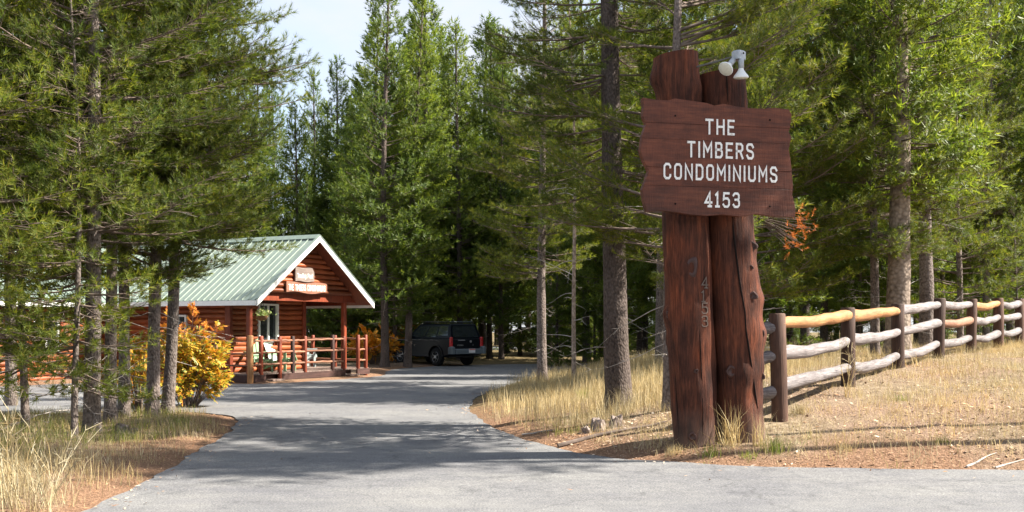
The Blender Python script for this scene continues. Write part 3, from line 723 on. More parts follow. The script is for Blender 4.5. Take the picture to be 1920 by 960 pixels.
# ---------------------------------------------------------------- lettering
FONT = {
 'T': (4, [[(0, 6), (4, 6)], [(2, 6), (2, 0)]]), 'H': (4, [[(0, 0), (0, 6)], [(4, 0), (4, 6)], [(0, 3.1), (4, 3.1)]]),
 'E': (3.4, [[(3.4, 6), (0, 6), (0, 0), (3.4, 0)], [(0, 3.2), (2.9, 3.2)]]), 'I': (0, [[(0, 0), (0, 6)]]),
 'M': (4.6, [[(0, 0), (0, 6), (2.3, 2.4), (4.6, 6), (4.6, 0)]]),
 'B': (3.7, [[(0, 3.2), (2.8, 3.2), (3.7, 2.4), (3.7, .9), (2.8, 0), (0, 0), (0, 6), (2.6, 6), (3.4, 5.3), (3.4, 3.9), (2.7, 3.2)]]),
 'R': (3.7, [[(0, 0), (0, 6), (2.7, 6), (3.6, 5.2), (3.6, 3.7), (2.7, 2.9), (0, 2.9)], [(2.1, 2.9), (3.7, 0)]]),
 'S': (3.7, [[(3.7, 4.9), (2.9, 6), (.8, 6), (0, 5.2), (0, 4), (.7, 3.3), (3, 2.8), (3.7, 2.1), (3.7, .8), (2.9, 0), (.8, 0), (0, 1.1)]]),
 'C': (3.7, [[(3.7, 4.7), (3.7, 5.1), (2.8, 6), (.9, 6), (0, 5.1), (0, .9), (.9, 0), (2.8, 0), (3.7, .9), (3.7, 1.3)]]),
 'O': (3.8, [[(.9, 0), (2.9, 0), (3.8, .9), (3.8, 5.1), (2.9, 6), (.9, 6), (0, 5.1), (0, .9), 'c']]),
 'N': (4, [[(0, 0), (0, 6), (4, 0), (4, 6)]]), 'D': (3.8, [[(0, 0), (0, 6), (2.7, 6), (3.8, 4.9), (3.8, 1.1), (2.7, 0), 'c']]),
 'U': (3.8, [[(0, 6), (0, .9), (.9, 0), (2.9, 0), (3.8, .9), (3.8, 6)]]), 'F': (3.4, [[(3.4, 6), (0, 6), (0, 0)], [(0, 3.2), (2.9, 3.2)]]),
 '4': (4, [[(2.9, 0), (2.9, 6), (0, 1.7), (4, 1.7)], [(2.0, 0), (3.8, 0)]]), '1': (2, [[(0, 5.2), (1, 6), (1, 0)], [(0, 0), (2, 0)]]),
 '5': (3.7, [[(3.5, 6), (.4, 6), (.2, 3.3), (.9, 3.7), (2.8, 3.7), (3.7, 2.8), (3.7, .9), (2.8, 0), (.8, 0), (0, .9)]]),
 '3': (3.7, [[(0, 5.2), (.8, 6), (2.8, 6), (3.5, 5.3), (3.5, 3.9), (2.8, 3.2), (1.2, 3.2)], [(2.8, 3.2), (3.7, 2.4), (3.7, .9), (2.8, 0), (.8, 0), (0, .9)]]),
 'P': (3.6, [[(0, 0), (0, 6), (2.7, 6), (3.6, 5.2), (3.6, 3.6), (2.7, 2.8), (0, 2.8)]]), 'X': (4, [[(0, 0), (4, 6)], [(0, 6), (4, 0)]]), 'A': (4, [[(0, 0), (2, 6), (4, 0)], [(.8, 2), (3.2, 2)]]),
 'r': (1.8, [[(0, 0), (0, 4)], [(0, 3), (.8, 4), (1.8, 4)]]), 'a': (2.6, [[(0, 4), (2, 4), (2.6, 3.4), (2.6, 0)], [(2.6, 2.2), (.6, 2.2), (0, 1.6), (0, .6), (.6, 0), (2.6, 0)]]),
 'd': (2.6, [[(2.6, 6), (2.6, 0), (.7, 0), (0, .8), (0, 3.2), (.7, 4), (2.6, 4)]]), 'i': (0, [[(0, 0), (0, 4)], [(0, 5.2), (0, 6)]]),
 'n': (2.6, [[(0, 0), (0, 4), (1.8, 4), (2.6, 3.2), (2.6, 0)]]), 'g': (2.6, [[(2.6, 4), (2.6, -1.2), (1.9, -2), (.3, -2)], [(2.6, 0), (.7, 0), (0, .8), (0, 3.2), (.7, 4), (2.6, 4)]]),
 'o': (2.6, [[(.7, 0), (1.9, 0), (2.6, .8), (2.6, 3.2), (1.9, 4), (.7, 4), (0, 3.2), (0, .8), 'c']]), 's': (2.4, [[(2.4, 4), (.6, 4), (0, 3.3), (0, 2.6), (.6, 2.1), (1.8, 1.9), (2.4, 1.3), (2.4, .6), (1.8, 0), (0, 0)]]),
 't': (1.8, [[(.6, 6), (.6, .6), (1.2, 0), (1.8, 0)], [(0, 4), (1.8, 4)]])}
def ribbon(mb, pts, w, y0, y1, sx, ox, oz):
    closed = pts[-1] == 'c'
    p = [Vector((q[0] * sx + ox, q[1] * sx + oz)) for q in pts if q != 'c']; n = len(p); L = []; Rr = []
    for i in range(n):
        a = p[i - 1] if (i > 0 or closed) else None; b = p[(i + 1) % n] if (i < n - 1 or closed) else None
        da = (p[i] - a).normalized() if a is not None else None; db = (b - p[i]).normalized() if b is not None else None
        if da is None: d = db; k = 1; e = -db * w * .5
        elif db is None: d = da; k = 1; e = da * w * .5
        else:
            d = (da + db).normalized(); k = min(2.2, 1 / max(.3, d.dot(da))); e = Vector((0, 0))
        nrm = Vector((-d.y, d.x)) * (w * .5 * k)
        L.append(p[i] + nrm + e); Rr.append(p[i] - nrm + e)
    vs = []
    for y in (y0, y1):
        vs += [(q.x, y, q.y) for q in L] + [(q.x, y, q.y) for q in Rr]
    m = 2 * n; fs = []
    for i in range(n if closed else n - 1):
        j = (i + 1) % n
        fs += [(i, j, n + j, n + i), (m + i, m + n + i, m + n + j, m + j), (i, m + i, m + j, j), (n + i, n + j, m + n + j, m + n + i)]
    if not closed: fs += [(0, n, m + n, m), (n - 1, m + n - 1, m + 2 * n - 1, 2 * n - 1)]
    mb.add(vs, fs)
def text_width(s, gap): return sum(FONT[c][0] if c != ' ' else 2.6 for c in s) + gap * (len(s) - 1)
def write(s, h, cx, cz, parent, mat, y=0, depth=.006, w=.95, gap=2.0, width=None, name='letter', single=False, sxx=None):
    """letters on a local x/z face that looks toward -y, centred at cx, base line cz"""
    k = h / 6.0; tw = text_width(s, gap) * k
    ks = 1.0 if width is None else width / tw
    x = -tw / 2 * ks; allmb = MB(); out = []
    for ch in s:
        if ch == ' ': x += (2.6 + gap) * k * ks; continue
        mb = allmb if single else MB()
        for q, pl in enumerate(FONT[ch][1]):
            b0 = len(mb.v)
            ribbon(mb, pl, w * k, .004, -depth - .0006 * q, k, 0, 0)
            mb.v[b0:] = [((vx * ks + (cx + x if single else 0)), vy + (y if single else 0), vz + (cz if single else 0)) for vx, vy, vz in mb.v[b0:]]
        if not single: out.append(mb.build(name, mat, parent, (cx + x, y, cz)))
        x += (FONT[ch][0] + gap) * k * ks
    if single: out.append(allmb.build(name, mat, parent))
    return out

# ---------------------------------------------------------------- entrance sign
SY = 13.0; S = SY / F
def SX(px): return (px - 960) * S
def SZ(py): return CH - (py - HZ) * S
sg = empty('entrance_sign', (SX(1346), SY, SZ(835)))
tag(sg, 'tall entrance sign of two thick red brown log posts with carved name board', 'sign')
def sl(px, py, dy=0): return Vector((SX(px) - sg.location.x, dy, SZ(py) - sg.location.z))
def log_post(rows, dy, seed, knots, tilt=.0):
    rng = random.Random(seed); n = 28; mb = MB(); vs = []; m = len(rows)
    for i, (py, a, b) in enumerate(rows):
        c = sl((a + b) / 2, py, dy); r = (b - a) / 2 * S
        for k in range(n):
            t = 2 * math.pi * k / n; q = r * (1 + .02 * math.sin(3 * t + i * .35 + seed) + .015 * math.sin(7 * t + seed * 2 + i * .12) + rng.uniform(-.006, .006))
            z = c.z + (tilt * math.cos(t + .4) if i == m - 1 else 0)
            vs.append(Vector((c.x + q * math.cos(t), c.y + q * math.sin(t), z)))
    for (kt, kz, kr, kh) in knots:          # bulges: angle, height, radius, height of bulge
        for i, v in enumerate(vs):
            row = i // n; t = 2 * math.pi * (i % n) / n
            c = sl((rows[row][1] + rows[row][2]) / 2, rows[row][0], dy)
            dt = math.atan2(math.sin(t - kt), math.cos(t - kt)) * .26; d2 = dt * dt + (v.z - kz) ** 2
            f = kh * math.exp(-d2 / (kr * kr))
            v.x += math.cos(t) * f; v.y += math.sin(t) * f
    fs = [(i * n + k, i * n + (k + 1) % n, (i + 1) * n + (k + 1) % n, (i + 1) * n + k) for i in range(m - 1) for k in range(n)]
    fs += [tuple(range(n - 1, -1, -1)), tuple(range((m - 1) * n, m * n))]
    mb.add(vs, fs); return mb.build('post', 'post', sg, smooth=True)
def interp_rows(keys, step=9):
    out = []; ks = sorted(keys, key=lambda k: -k[0]); py = ks[0][0]
    while py > ks[-1][0]:
        a = np.interp(py, [k[0] for k in ks][::-1], [k[1] for k in ks][::-1]); b = np.interp(py, [k[0] for k in ks][::-1], [k[2] for k in ks][::-1])
        out.append((py, a, b)); py -= step
    out.append(ks[-1]); return out
PI = math.pi
lp_rows = interp_rows([(860, 1262, 1346), (835, 1263, 1345), (720, 1256, 1343), (600, 1249, 1338), (480, 1244, 1332), (405, 1242, 1329), (250, 1234, 1318), (170, 1229, 1314), (150, 1226, 1312), (106, 1226, 1310)])
rp_rows = interp_rows([(855, 1345, 1442), (828, 1346, 1440), (740, 1343, 1433), (620, 1337, 1436), (560, 1334, 1432), (480, 1330, 1420), (405, 1326, 1416), (200, 1316, 1406), (136, 1313, 1402)])
kz = lambda py: SZ(py) - sg.location.z
log_post(lp_rows, 0, 1, [(PI * 1.08, kz(590), .10, .05), (PI * 1.05, kz(150), .12, .055), (PI * 1.4, kz(505), .10, .03), (PI * 1.1, kz(500), .08, .02), (PI * .97, kz(640), .07, .02), (PI * 1.75, kz(170), .1, .03)], .03)
log_post(rp_rows, .14, 2, [(0, kz(630), .14, .05), (-.1, kz(560), .1, .035), (-.3, kz(690), .09, .02), (-.2, kz(465), .1, .03), (0, kz(740), .12, .02), (PI * 1.6, kz(700), .12, .03)], .02)
# knot faces and drying cracks
def disc_on(px, py, dy, r, sq=1.25, mat='knot', name='knot'):
    mb = MB(); c = sl(px, py, dy); mb.lathe([(r * S, -.01), (r * S * .85, .007), (r * S * .6, .009), (r * S * .42, -.004), (r * S * .1, -.006)], 12, Matrix.Rotation(R(90), 3, 'X'))
    kr = random.Random(px); ph = kr.uniform(0, 6); sq = kr.uniform(.8, 1.5)
    mb.v = [(x * (1 + .22 * math.sin(2 * math.atan2(z, x) + ph)), y, z * sq * (1 + .15 * math.sin(3 * math.atan2(z, x) + ph))) for x, y, z in mb.v]
    return mb.build(name, mat, sg, c, smooth=True)
def post_front(rows, px, py, dy):
    a = np.interp(py, [k[0] for k in rows][::-1], [k[1] for k in rows][::-1]); b = np.interp(py, [k[0] for k in rows][::-1], [k[2] for k in rows][::-1])
    r = (b - a) / 2; u = max(-.95, min(.95, (px - (a + b) / 2) / r)); return dy - math.sqrt(1 - u * u) * r * S
for px, py, r in [(1290, 503, 13), (1298, 694, 5), (1292, 815, 8), (1253, 590, 8)]: disc_on(px, py, post_front(lp_rows, px, py, 0) - .006, r)
for px, py, r in [(1410, 462, 9), (1408, 555, 9), (1405, 502, 5), (1427, 625, 7), (1428, 705, 7), (1368, 695, 10)]: disc_on(px, py, post_front(rp_rows, px, py, .14) - .006, r)
def crack(rows, dy, pts, w):
    mb = MB(); P = []
    for px, py in pts: P.append(sl(px, py, post_front(rows, px, py, dy) - .0015))
    mb.tube(P, [w * S * (.25 if i in (0, len(P) - 1) else 1) for i in range(len(P))], 5); mb.build('crack', 'crack', sg)
crack(rp_rows, .14, [(1369, 408), (1371, 440), (1377, 490), (1383, 540), (1391, 585), (1393, 620), (1400, 660), (1405, 690), (1413, 740), (1418, 765)], 1.8)
crack(rp_rows, .14, [(1357, 138), (1359, 165), (1360, 196)], 1.6)
crack(lp_rows, 0, [(1304, 600), (1306, 650), (1308, 700), (1311, 770), (1310, 815)], 1.0)
crack(lp_rows, 0, [(1262, 700), (1266, 760), (1269, 815)], .8)
# vertical house number on the post
nz = [541, 566, 588, 612]
for ch, py in zip('4153', nz):
    px = 1314; fr = post_front(lp_rows, px, py - 8, 0) - .006
    e = write(ch, 19 * S, 0, 0, sg, 'number', 0, .004, .62, name='number_digit')[0]
    e.location = sl(px - 5, py, fr - .008); e.rotation_euler = (0, 0, R(22))
# board of planks with a live edge, turned to face a little right
BR = R(13)
bd = empty('board', sl(1346, 299, -.36)); bd.parent = sg; bd.rotation_euler = (0, 0, BR)
del bd
BW = 1.775; THK = .085
bedges_l = [(1203, 193), (1205, 205), (1204, 225), (1208, 240), (1203, 262), (1201, 290), (1205, 308), (1211, 325), (1207, 345), (1203, 360), (1205, 380), (1210, 402)]
bedges_r = [(1476, 199), (1482, 210), (1480, 235), (1478, 243), (1482, 252), (1478, 275), (1481, 300), (1483, 330), (1484, 345), (1483, 362), (1487, 385), (1489, 404)]
botm = [(1210, 402), (1232, 400), (1260, 401), (1290, 404), (1320, 405), (1350, 403), (1385, 405), (1415, 401), (1450, 404), (1489, 404)]
topm = [(1203, 193), (1228, 195), (1248, 195), (1262, 192), (1290, 194), (1320, 196), (1335, 199), (1352, 196), (1370, 198), (1395, 200), (1425, 200), (1450, 198), (1476, 199)]
bedges_l = [(1206 + (a - 1206) * 1.5, b) for a, b in bedges_l[:1] + bedges_l[1:-1]] + bedges_l[-1:]
bedges_r = bedges_r[:1] + [(1482 + (a - 1482) * 1.4, b) for a, b in bedges_r[1:-1]] + bedges_r[-1:]
botm = [(a, 403 + (b - 403) * 1.5) for a, b in botm]; topm = [(a, 197 + (b - 197) * 1.4) for a, b in topm]
seams = [236, 266, 318, 352]
def edge_at(E, py): return float(np.interp(py, [e[1] for e in E], [e[0] for e in E]))
BK = (SY - .40) / SY
_c = Vector((SX(1346) * BK, SY - .40, CH + (SZ(299) - CH) * BK)) - sg.location
board_frame = Matrix.Translation(_c) @ Matrix.Rotation(BR, 4, 'Z')
def bl(px, py): return ((px - 1344) * S * BK / math.cos(BR) * 1.04, -(py - 299) * S * BK)
rows_b = [None] + seams + [None]
board = MB()
planks = []
for i in range(5):
    tp_ = [bl(*q) for q in topm] if i == 0 else [bl(edge_at(bedges_l, seams[i - 1]), seams[i - 1] + .1), bl(edge_at(bedges_r, seams[i - 1]), seams[i - 1] + .1)]
    bt_ = [bl(*q) for q in botm] if i == 4 else [bl(edge_at(bedges_l, seams[i]), seams[i] - .1), bl(edge_at(bedges_r, seams[i]), seams[i] - .1)]
    y0 = 193 if i == 0 else seams[i - 1]; y1 = 402 if i == 4 else seams[i]
    le = [bl(*q) for q in bedges_l if y0 + 3 < q[1] < y1 - 3]; re = [bl(*q) for q in bedges_r if y0 + 3 < q[1] < y1 - 3]
    poly = tp_ + re + bt_[::-1] + le[::-1]
    mb = MB(); yo = (0, .003, -.002, .002, 0)[i]
    mb.prism(poly, -THK / 2 + yo, THK / 2 + yo)
    pk = mb.build('plank', 'sign', sg)
    bv = pk.modifiers.new('bevel', 'BEVEL'); bv.width = .0035; bv.segments = 2; bv.limit_method = 'ANGLE'; bv.angle_limit = R(50)
    pk.matrix_local = board_frame; planks.append(pk)
def board_text(s, h, pxc, pyb, width):
    x, z = bl(pxc, pyb)
    i = sum(1 for q in seams if pyb - h * .5 > q)
    write(s, h * S * BK, x, z, planks[i], 'letter', -THK / 2 + (0, .003, -.002, .002, 0)[i] - .003, .006, 1.0, 2.9, width * S * BK / math.cos(BR))
board_text('THE', 25, 1345, 252, 54); board_text('TIMBERS', 26, 1346, 296, 127); board_text('CONDOMINIUMS', 26, 1347, 338, 219); board_text('4153', 25, 1349, 388, 66)
# carriage bolts of the board
for px, py in [(1262, 222), (1262, 385), (1440, 222), (1440, 385)]:
    x, z = bl(px, py); mb = MB(); mb.lathe([(.012, 0), (.011, .006), (.005, .009)], 8, Matrix.Rotation(R(90), 3, 'X')); b = mb.build('bolt', 'crack', sg, smooth=True)
    b.matrix_local = board_frame @ Matrix.Translation((x, -THK / 2 + .001, z))

# floodlights on a conduit arm
FK = (SY - .35) / SY
fl = empty('floodlight', (SX(1385) * FK, SY - .35, CH + (SZ(104) - CH) * FK))
tag(fl, 'twin white floodlight bulbs on a grey box above the sign board', 'floodlight')
def fp(px, py, dy=0): return Vector(((px - 1385) * S, dy, -(py - 104) * S))
mb = MB(); mb.cbox((0, 0, 0), (.135, .12, .105), .015, Matrix.Rotation(R(38), 3, 'Z')); mb.build('junction_box', 'galv', fl)
mb = MB(); mb.lathe([(.012, 0), (.011, .004), (.004, .005)], 10, Matrix.Rotation(R(38), 3, 'Z') @ Matrix.Rotation(R(90), 3, 'X')); mb.build('screw', 'crack', fl, (.03 + .012, -.062, .012))
mb = MB(); mb.tube([fp(1376, 105, .03), fp(1340, 113, .12), fp(1300, 121, .2), fp(1290, 126, .32)], .0105, 8); mb.build('arm', 'conduit', fl, smooth=True)
def lamp(p, d):
    q = Vector((0, 0, -1)).rotation_difference(d.normalized()).to_matrix()
    m = MB(); m.lathe([(.012, .02), (.028, .015), (.033, -.005), (.033, -.085), (.028, -.09)], 14, q); s_ = m.build('socket', 'galv', fl, p, smooth=True)
    m = MB(); m.lathe([(.024, -.088), (.03, -.10), (.034, -.115), (.055, -.145), (.080, -.175), (.088, -.19), (.086, -.2)], 18, q); b_ = m.build('bulb', 'lampwhite', fl, p, smooth=True)
    m = MB(); m.lathe([(.0845, -.199), (.076, -.207), (.04, -.214), (.01, -.216)], 18, q); m.build('lens', 'lens', b_, smooth=True)
lamp(fp(1374, 114, -.03), Vector((-.62, -.62, -.72))); lamp(fp(1388, 114, -.04), Vector((.02, .1, -1)))

# ---------------------------------------------------------------- log fence
fe_y = [13.2 - 1.2, 14.0, 16.4, 18.8, 21.1, 23.3, 25.5, 27.6, 29.8, 32.0]
fe_x = [2.95, 3.42, 5.02, 6.61, 8.19, 9.73, 11.3, 12.75, 14.3, 15.8]
fence = empty('log_fence', (fe_x[1], fe_y[1], 0))
tag(fence, 'three rail log fence with dark posts climbing the bank from the sign', 'fence')
frng = random.Random(4)
topz = [0, 1.64, 1.75, 1.85, 2.0, 2.04, 2.11, 2.14, 2.16, 2.2]
F0 = Vector((fe_x[1], fe_y[1], 0)); P_ = []
for i in range(1, 10):
    x, y = fe_x[i], fe_y[i]; g = gz1(x, y); r = .105 + .008 * frng.random(); tz = topz[i]; k = .02
    mb = MB(); lx = frng.uniform(-.05, .05)
    mb.tube([(0, 0, g - .3), (lx * .5, 0, (g + tz) / 2), (lx, 0, tz - .02), (lx, 0, tz)], [r, r * frng.uniform(.95, 1.03), r, r * .86], 12, wob=.025, rng=frng)
    mb.build('post', 'fpost', fence, (x - F0.x, y - F0.y, 0), smooth=True); P_.append((x - F0.x, y - F0.y, tz))
def rail(a, b, mat, r0, r1, over=.05):
    a = Vector(a); b = Vector(b); d = (b - a).normalized(); mb = MB(); n = 9; pts = []; rad = []; bow = frng.uniform(-.05, .035)
    for i in range(n):
        t = i / (n - 1); p = a.lerp(b, t) - d * over + d * (2 * over * t)
        p += Vector((frng.uniform(-.018, .018), frng.uniform(-.018, .018), (-.03 + bow) * math.sin(PI * t) + frng.uniform(-.014, .014))); pts.append(p)
        rad.append((r0 + (r1 - r0) * t) * frng.uniform(.97, 1.035) * (.86 if i in (0, n - 1) else 1))
    c = (a + b) / 2; yaw = math.atan2(d.y, d.x); M = Matrix.Rotation(-yaw, 3, 'Z')
    mb.tube([M @ (p - c) for p in pts], rad, 12, wob=.04, rng=frng); mb.build('rail', mat, fence, c, (0, 0, yaw), smooth=True)
special = {(0, 0): 'frail_new', (1, 0): 'frail_new', (3, 1): 'frail_red', (4, 0): 'frail_new'}
for i in range(8):
    for j, dz in enumerate((.13, .51, .93)):
        k = 1 - .04 * i * (j > 0) * .6
        a = P_[i]; b = P_[i + 1]
        rail((a[0], a[1], a[2] - dz * (1 - .028 * i)), (b[0], b[1], b[2] - dz * (1 - .028 * (i + 1))), special.get((i, j), 'frail'), *((.094, .07) if frng.random() < .5 else (.07, .092)))
d0 = Vector((P_[1][0] - P_[0][0], P_[1][1] - P_[0][1], .12)).normalized()
for dz in (.16, .55, .98):                       # stub ends reaching past the first post toward the sign
    a = Vector(P_[0]) - Vector((0, 0, dz)); rail(a - Vector((.62, .0, .0)), a, 'frail', .078, .082, .0)
# ---------------------------------------------------------------- log cabin (local x = along the gable, y = along the ridge)
CA = math.atan2(.879, .477)
cab = empty('log_cabin', (-7.15, 30, 0), CA)
tag(cab, 'red stained log cabin with pale green metal roof and railed front porch', 'cabin')
crng = random.Random(9)
def cpos(x, y, z): return cab.matrix_basis @ Vector((x, y, z))
def log_x(x0, x1, y, z, r=.078, parent=None, mat='log', cut=(0, 0)):
    """log lying along local x; cut slopes its ends (dx per dz)"""
    mb = MB(); n = 10; c = (x0 + x1) / 2; vs = []
    for xe, s in ((x0, cut[0]), (x1, cut[1])):
        for k in range(n):
            t = 2 * PI * k / n; zz = r * math.sin(t); vs.append((xe - c + s * zz, r * math.cos(t), zz))
    fs = [(k, (k + 1) % n, n + (k + 1) % n, n + k) for k in range(n)] + [tuple(range(n - 1, -1, -1)), tuple(range(n, 2 * n))]
    mb.add(vs, fs); return mb.build('log', mat, parent or cab, (c, y, z), smooth=True)
def log_y(y0, y1, x, z, r=.078, parent=None):
    o = log_x(0, y1 - y0, 0, 0, r, parent); o.location = (x, (y0 + y1) / 2, z); o.rotation_euler = (0, 0, R(90)); return o
LZ = .15; DECK = .136
EAVE = 2.15; APX = 4.05; XL, XR = -.35, 5.0; XM = (XL + XR) / 2; SLP = (APX - EAVE) / (XM - XL)
def roof_z(x): return APX - abs(x - XM) * SLP
YF = -.52; YB = 8.2; WY = 1.06; GY = .0; LWALL = .3; RWALL = 3.45
def wall_x(x0, x1, y, z0, z1, holes=()):
    z = z0
    while z < z1 - .02:
        segs = [(x0, x1)]
        for a, b, c, d in holes:
            if c < z + LZ / 2 < d: segs = [q for s_ in segs for q in ((s_[0], min(s_[1], a)), (max(s_[0], b), s_[1])) if q[1] - q[0] > .04]
        for s_ in segs: log_x(s_[0], s_[1], y, z + LZ / 2)
        z += LZ
def wall_y(y0, y1, x, z0, z1, holes=()):
    z = z0
    while z < z1 - .02:
        segs = [(y0, y1)]
        for a, b, c, d in holes:
            if c < z + LZ / 2 < d: segs = [q for s_ in segs for q in ((s_[0], min(s_[1], a)), (max(s_[0], b), s_[1])) if q[1] - q[0] > .04]
        for s_ in segs: log_y(s_[0], s_[1], x, z + LZ / 2)
        z += LZ
# inner cores so no light leaks between logs
def slab(name, c, d, mat, parent=cab):
    mb = MB(); mb.box((0, 0, 0), d); return mb.build(name, mat, parent, c)
slab('wall', ((LWALL + RWALL) / 2, WY + .09, 1.15), (RWALL - LWALL - .02, .10, 2.6), 'trim')
slab('wall', (LWALL + .09, (WY + 5.5) / 2 + .05, 1.0), (.10, 5.5 - WY - .15, 2.6), 'trim')
slab('wall', (RWALL - .09, (WY + 8) / 2 + .05, 1.15), (.10, 8 - WY - .15, 2.9), 'trim')
wall_x(LWALL, RWALL, WY, -.02, 2.35, [(1.42, 2.33, .95, 2.12)])
wall_y(WY + .08, 5.5, LWALL, -.3, 2.2, [(2.55, 3.35, .9, 1.8)])
wall_y(WY + .08, 5.0, RWALL, -.2, 2.6)
# corner boards
for x, y in ((LWALL - .02, WY - .03), (RWALL + .02, WY - .03)):
    mb = MB(); mb.cbox((0, 0, 0), (.13, .2, 2.35), .012); mb.build('corner_board', 'trim', cab, (x, y, 1.17))
# gable wall above the porch
z = 2.38
while z < APX - .16:
    hw = (APX - .07 - (z + LZ / 2)) / SLP
    if hw > .12: log_x(XM - hw, XM + hw, GY, z + LZ / 2, cut=(1 / SLP, -1 / SLP))
    z += LZ
mb = MB(); hb = (APX - .1 - 2.38) / SLP; mb.prism([(XM - hb, 2.38), (XM + hb, 2.38), (XM, APX - .1)], GY + .03, GY + .09); mb.build('gable_core', 'trim', cab)
slab('porch_beam', ((.1 + 4.85) / 2, .12, 2.27), (4.75, .16, .2), 'trim')
slab('porch_beam', (.18, (.2 + WY) / 2 + .04, 2.1), (.14, WY - .2 - .1, .16), 'trim')
slab('porch_beam', (4.75, 2.4, 2.16), (.14, 3.8, .16), 'trim')
# porch posts
for x, y in ((.15, .17), (4.4, .17), (4.75, 4.2)):
    mb = MB(); mb.cbox((0, 0, 0), (.14, .14, 2.05), .02); mb.build('porch_post', 'trim', cab, (x, y, DECK + 1.02))
# sliding window
def window(x0, x1, z0, z1, y, curtain=True):
    w = empty('window', (x0, y, z0)); w.parent = cab; return w
def window_parts(parent, w, h, axis):
    """window in the local x/z plane looking to -y"""
    t = .055
    def bx(name, c, d, m, p=parent):
        mb = MB(); mb.box((0, 0, 0), d); return mb.build(name, m, p, c)
    pane = bx('pane', (w * .27, .03, h / 2), (w * .5 - t, .012, h - 2 * t), 'glass'); bx('pane', (w * .75, .045, h / 2), (w * .5 - t, .012, h - 2 * t), 'glass')
    bx('curtain', (w * .75, .085, h / 2), (w * .46, .02, h - .1), 'curtain')
    for c, d in (((t / 2, 0, h / 2), (t, .09, h)), ((w - t / 2, 0, h / 2), (t, .09, h)), ((w / 2, .002, t / 2), (w - 2 * t, .09, t)), ((w / 2, .002, h - t / 2), (w - 2 * t, .09, t)), ((w / 2 + .01, .012, h / 2), (.05, .07, h - 2 * t))):
        bx('frame', c, d, 'white')
def win_root(loc, rz, w, h):
    mb = MB(); mb.box((w / 2, .12, h / 2), (w + .02, .02, h + .02)); o = mb.build('window', 'plastic', cab, loc, (0, 0, rz)); window_parts(o, w, h, 'x'); return o
win_root((1.44, WY - .06, .98), 0, .86, 1.12)
o = win_root((LWALL - .06, 3.32, .93), R(-90), .74, .84)
# office sign board above the window
os_ = MB(); os_.cbox((0, 0, 0), (.86, .04, .2), .01); off = os_.build('office_sign', 'knot', None)
off.parent = None; off.matrix_world = cab.matrix_basis @ Matrix.Translation((1.72, WY - .12, 2.22))
tag(off, 'small dark sign reading OFFICE above the cabin window', 'sign')
write('OFFICE', .105, 0, -.052, off, 'signboard', -.02, .006, .95, 2.2, .66)
# roof
roof = MB(); t = .05
def slope(x0, z0, x1, z1, y0, y1, th):
    return [(x0, y0, z0), (x1, y0, z1), (x1, y1, z1), (x0, y1, z0), (x0, y0, z0 - th), (x1, y0, z1 - th), (x1, y1, z1 - th), (x0, y1, z0 - th)], [(0, 1, 2, 3), (7, 6, 5, 4), (0, 4, 5, 1), (1, 5, 6, 2), (2, 6, 7, 3), (3, 7, 4, 0)]
roof.add(*slope(XL, EAVE, XM, APX, YF, YB, t)); roof.add(*slope(XR, EAVE, XM, APX, YF, YB, t))
ro = roof.build('roof', 'roof', cab)
sf = MB(); sf.add(*slope(XL + .04, EAVE - t - .006 + .04 * SLP, XM, APX - t - .006, YF + .04, YB, .03)); sf.add(*slope(XR - .04, EAVE - t - .006 + .04 * SLP, XM, APX - t - .006, YF + .04, YB, .03)); sf.build('soffit', 'soffit', cab)
ang = math.atan(SLP); SL = math.hypot(XM - XL, APX - EAVE)
y = YF + .03; seam_me = None
k = 0
while y < YB:
    for sx in (-1, 1):
        mb = MB(); mb.prism([(-.016, 0), (.016, 0), (.009, .028), (-.009, .028)], -SL / 2, SL / 2)
        if seam_me is None: seam_me = mb.mesh('seam', 'roof')
        s_ = link('seam', seam_me, ro); s_.location = (XM + sx * (XM - XL) / 2, y, (EAVE + APX) / 2 + .001); s_.rotation_euler = (0, 0, 0)
        # local y runs down the slope
        s_.rotation_euler = Euler((sx * -ang if True else 0, 0, R(-90) if False else R(-90)), 'XYZ')
        d = Vector((sx * math.cos(ang), 0, -math.sin(ang))); nrm = Vector((sx * math.sin(ang), 0, math.cos(ang))); xa = d.cross(nrm)
        m = Matrix((xa, d, nrm)).transposed().to_4x4(); m.translation = s_.location; s_.matrix_local = m
    y += .235; k += 1
mb = MB(); mb.prism([(-.16, -.16 * SLP + .045), (0, .045 + .012), (.16, -.16 * SLP + .045), (.16, -.16 * SLP + .03), (0, .03), (-.16, -.16 * SLP + .03)], YF - .01, YB); mb.build('ridge_cap', 'roof', ro, (XM, 0, APX))
# white fascia on the rake and the eave
for sx in (-1, 1):
    mb = MB(); xe = XL if sx < 0 else XR
    mb.add(*slope(xe, EAVE + .012, XM, APX + .012, YF - .035, YF - .004, .17)); mb.build('fascia', 'white', ro)
    mb = MB(); mb.add(*slope(xe - .0, EAVE + .042, XM, APX + .042, YF - .05, YF + .02, .026)); mb.build('rake_trim', 'roof', ro)
    mb = MB(); mb.box((xe + sx * .018, (YF + YB) / 2, EAVE - .075), (.03, YB - YF, .13)); mb.build('fascia', 'white', ro)
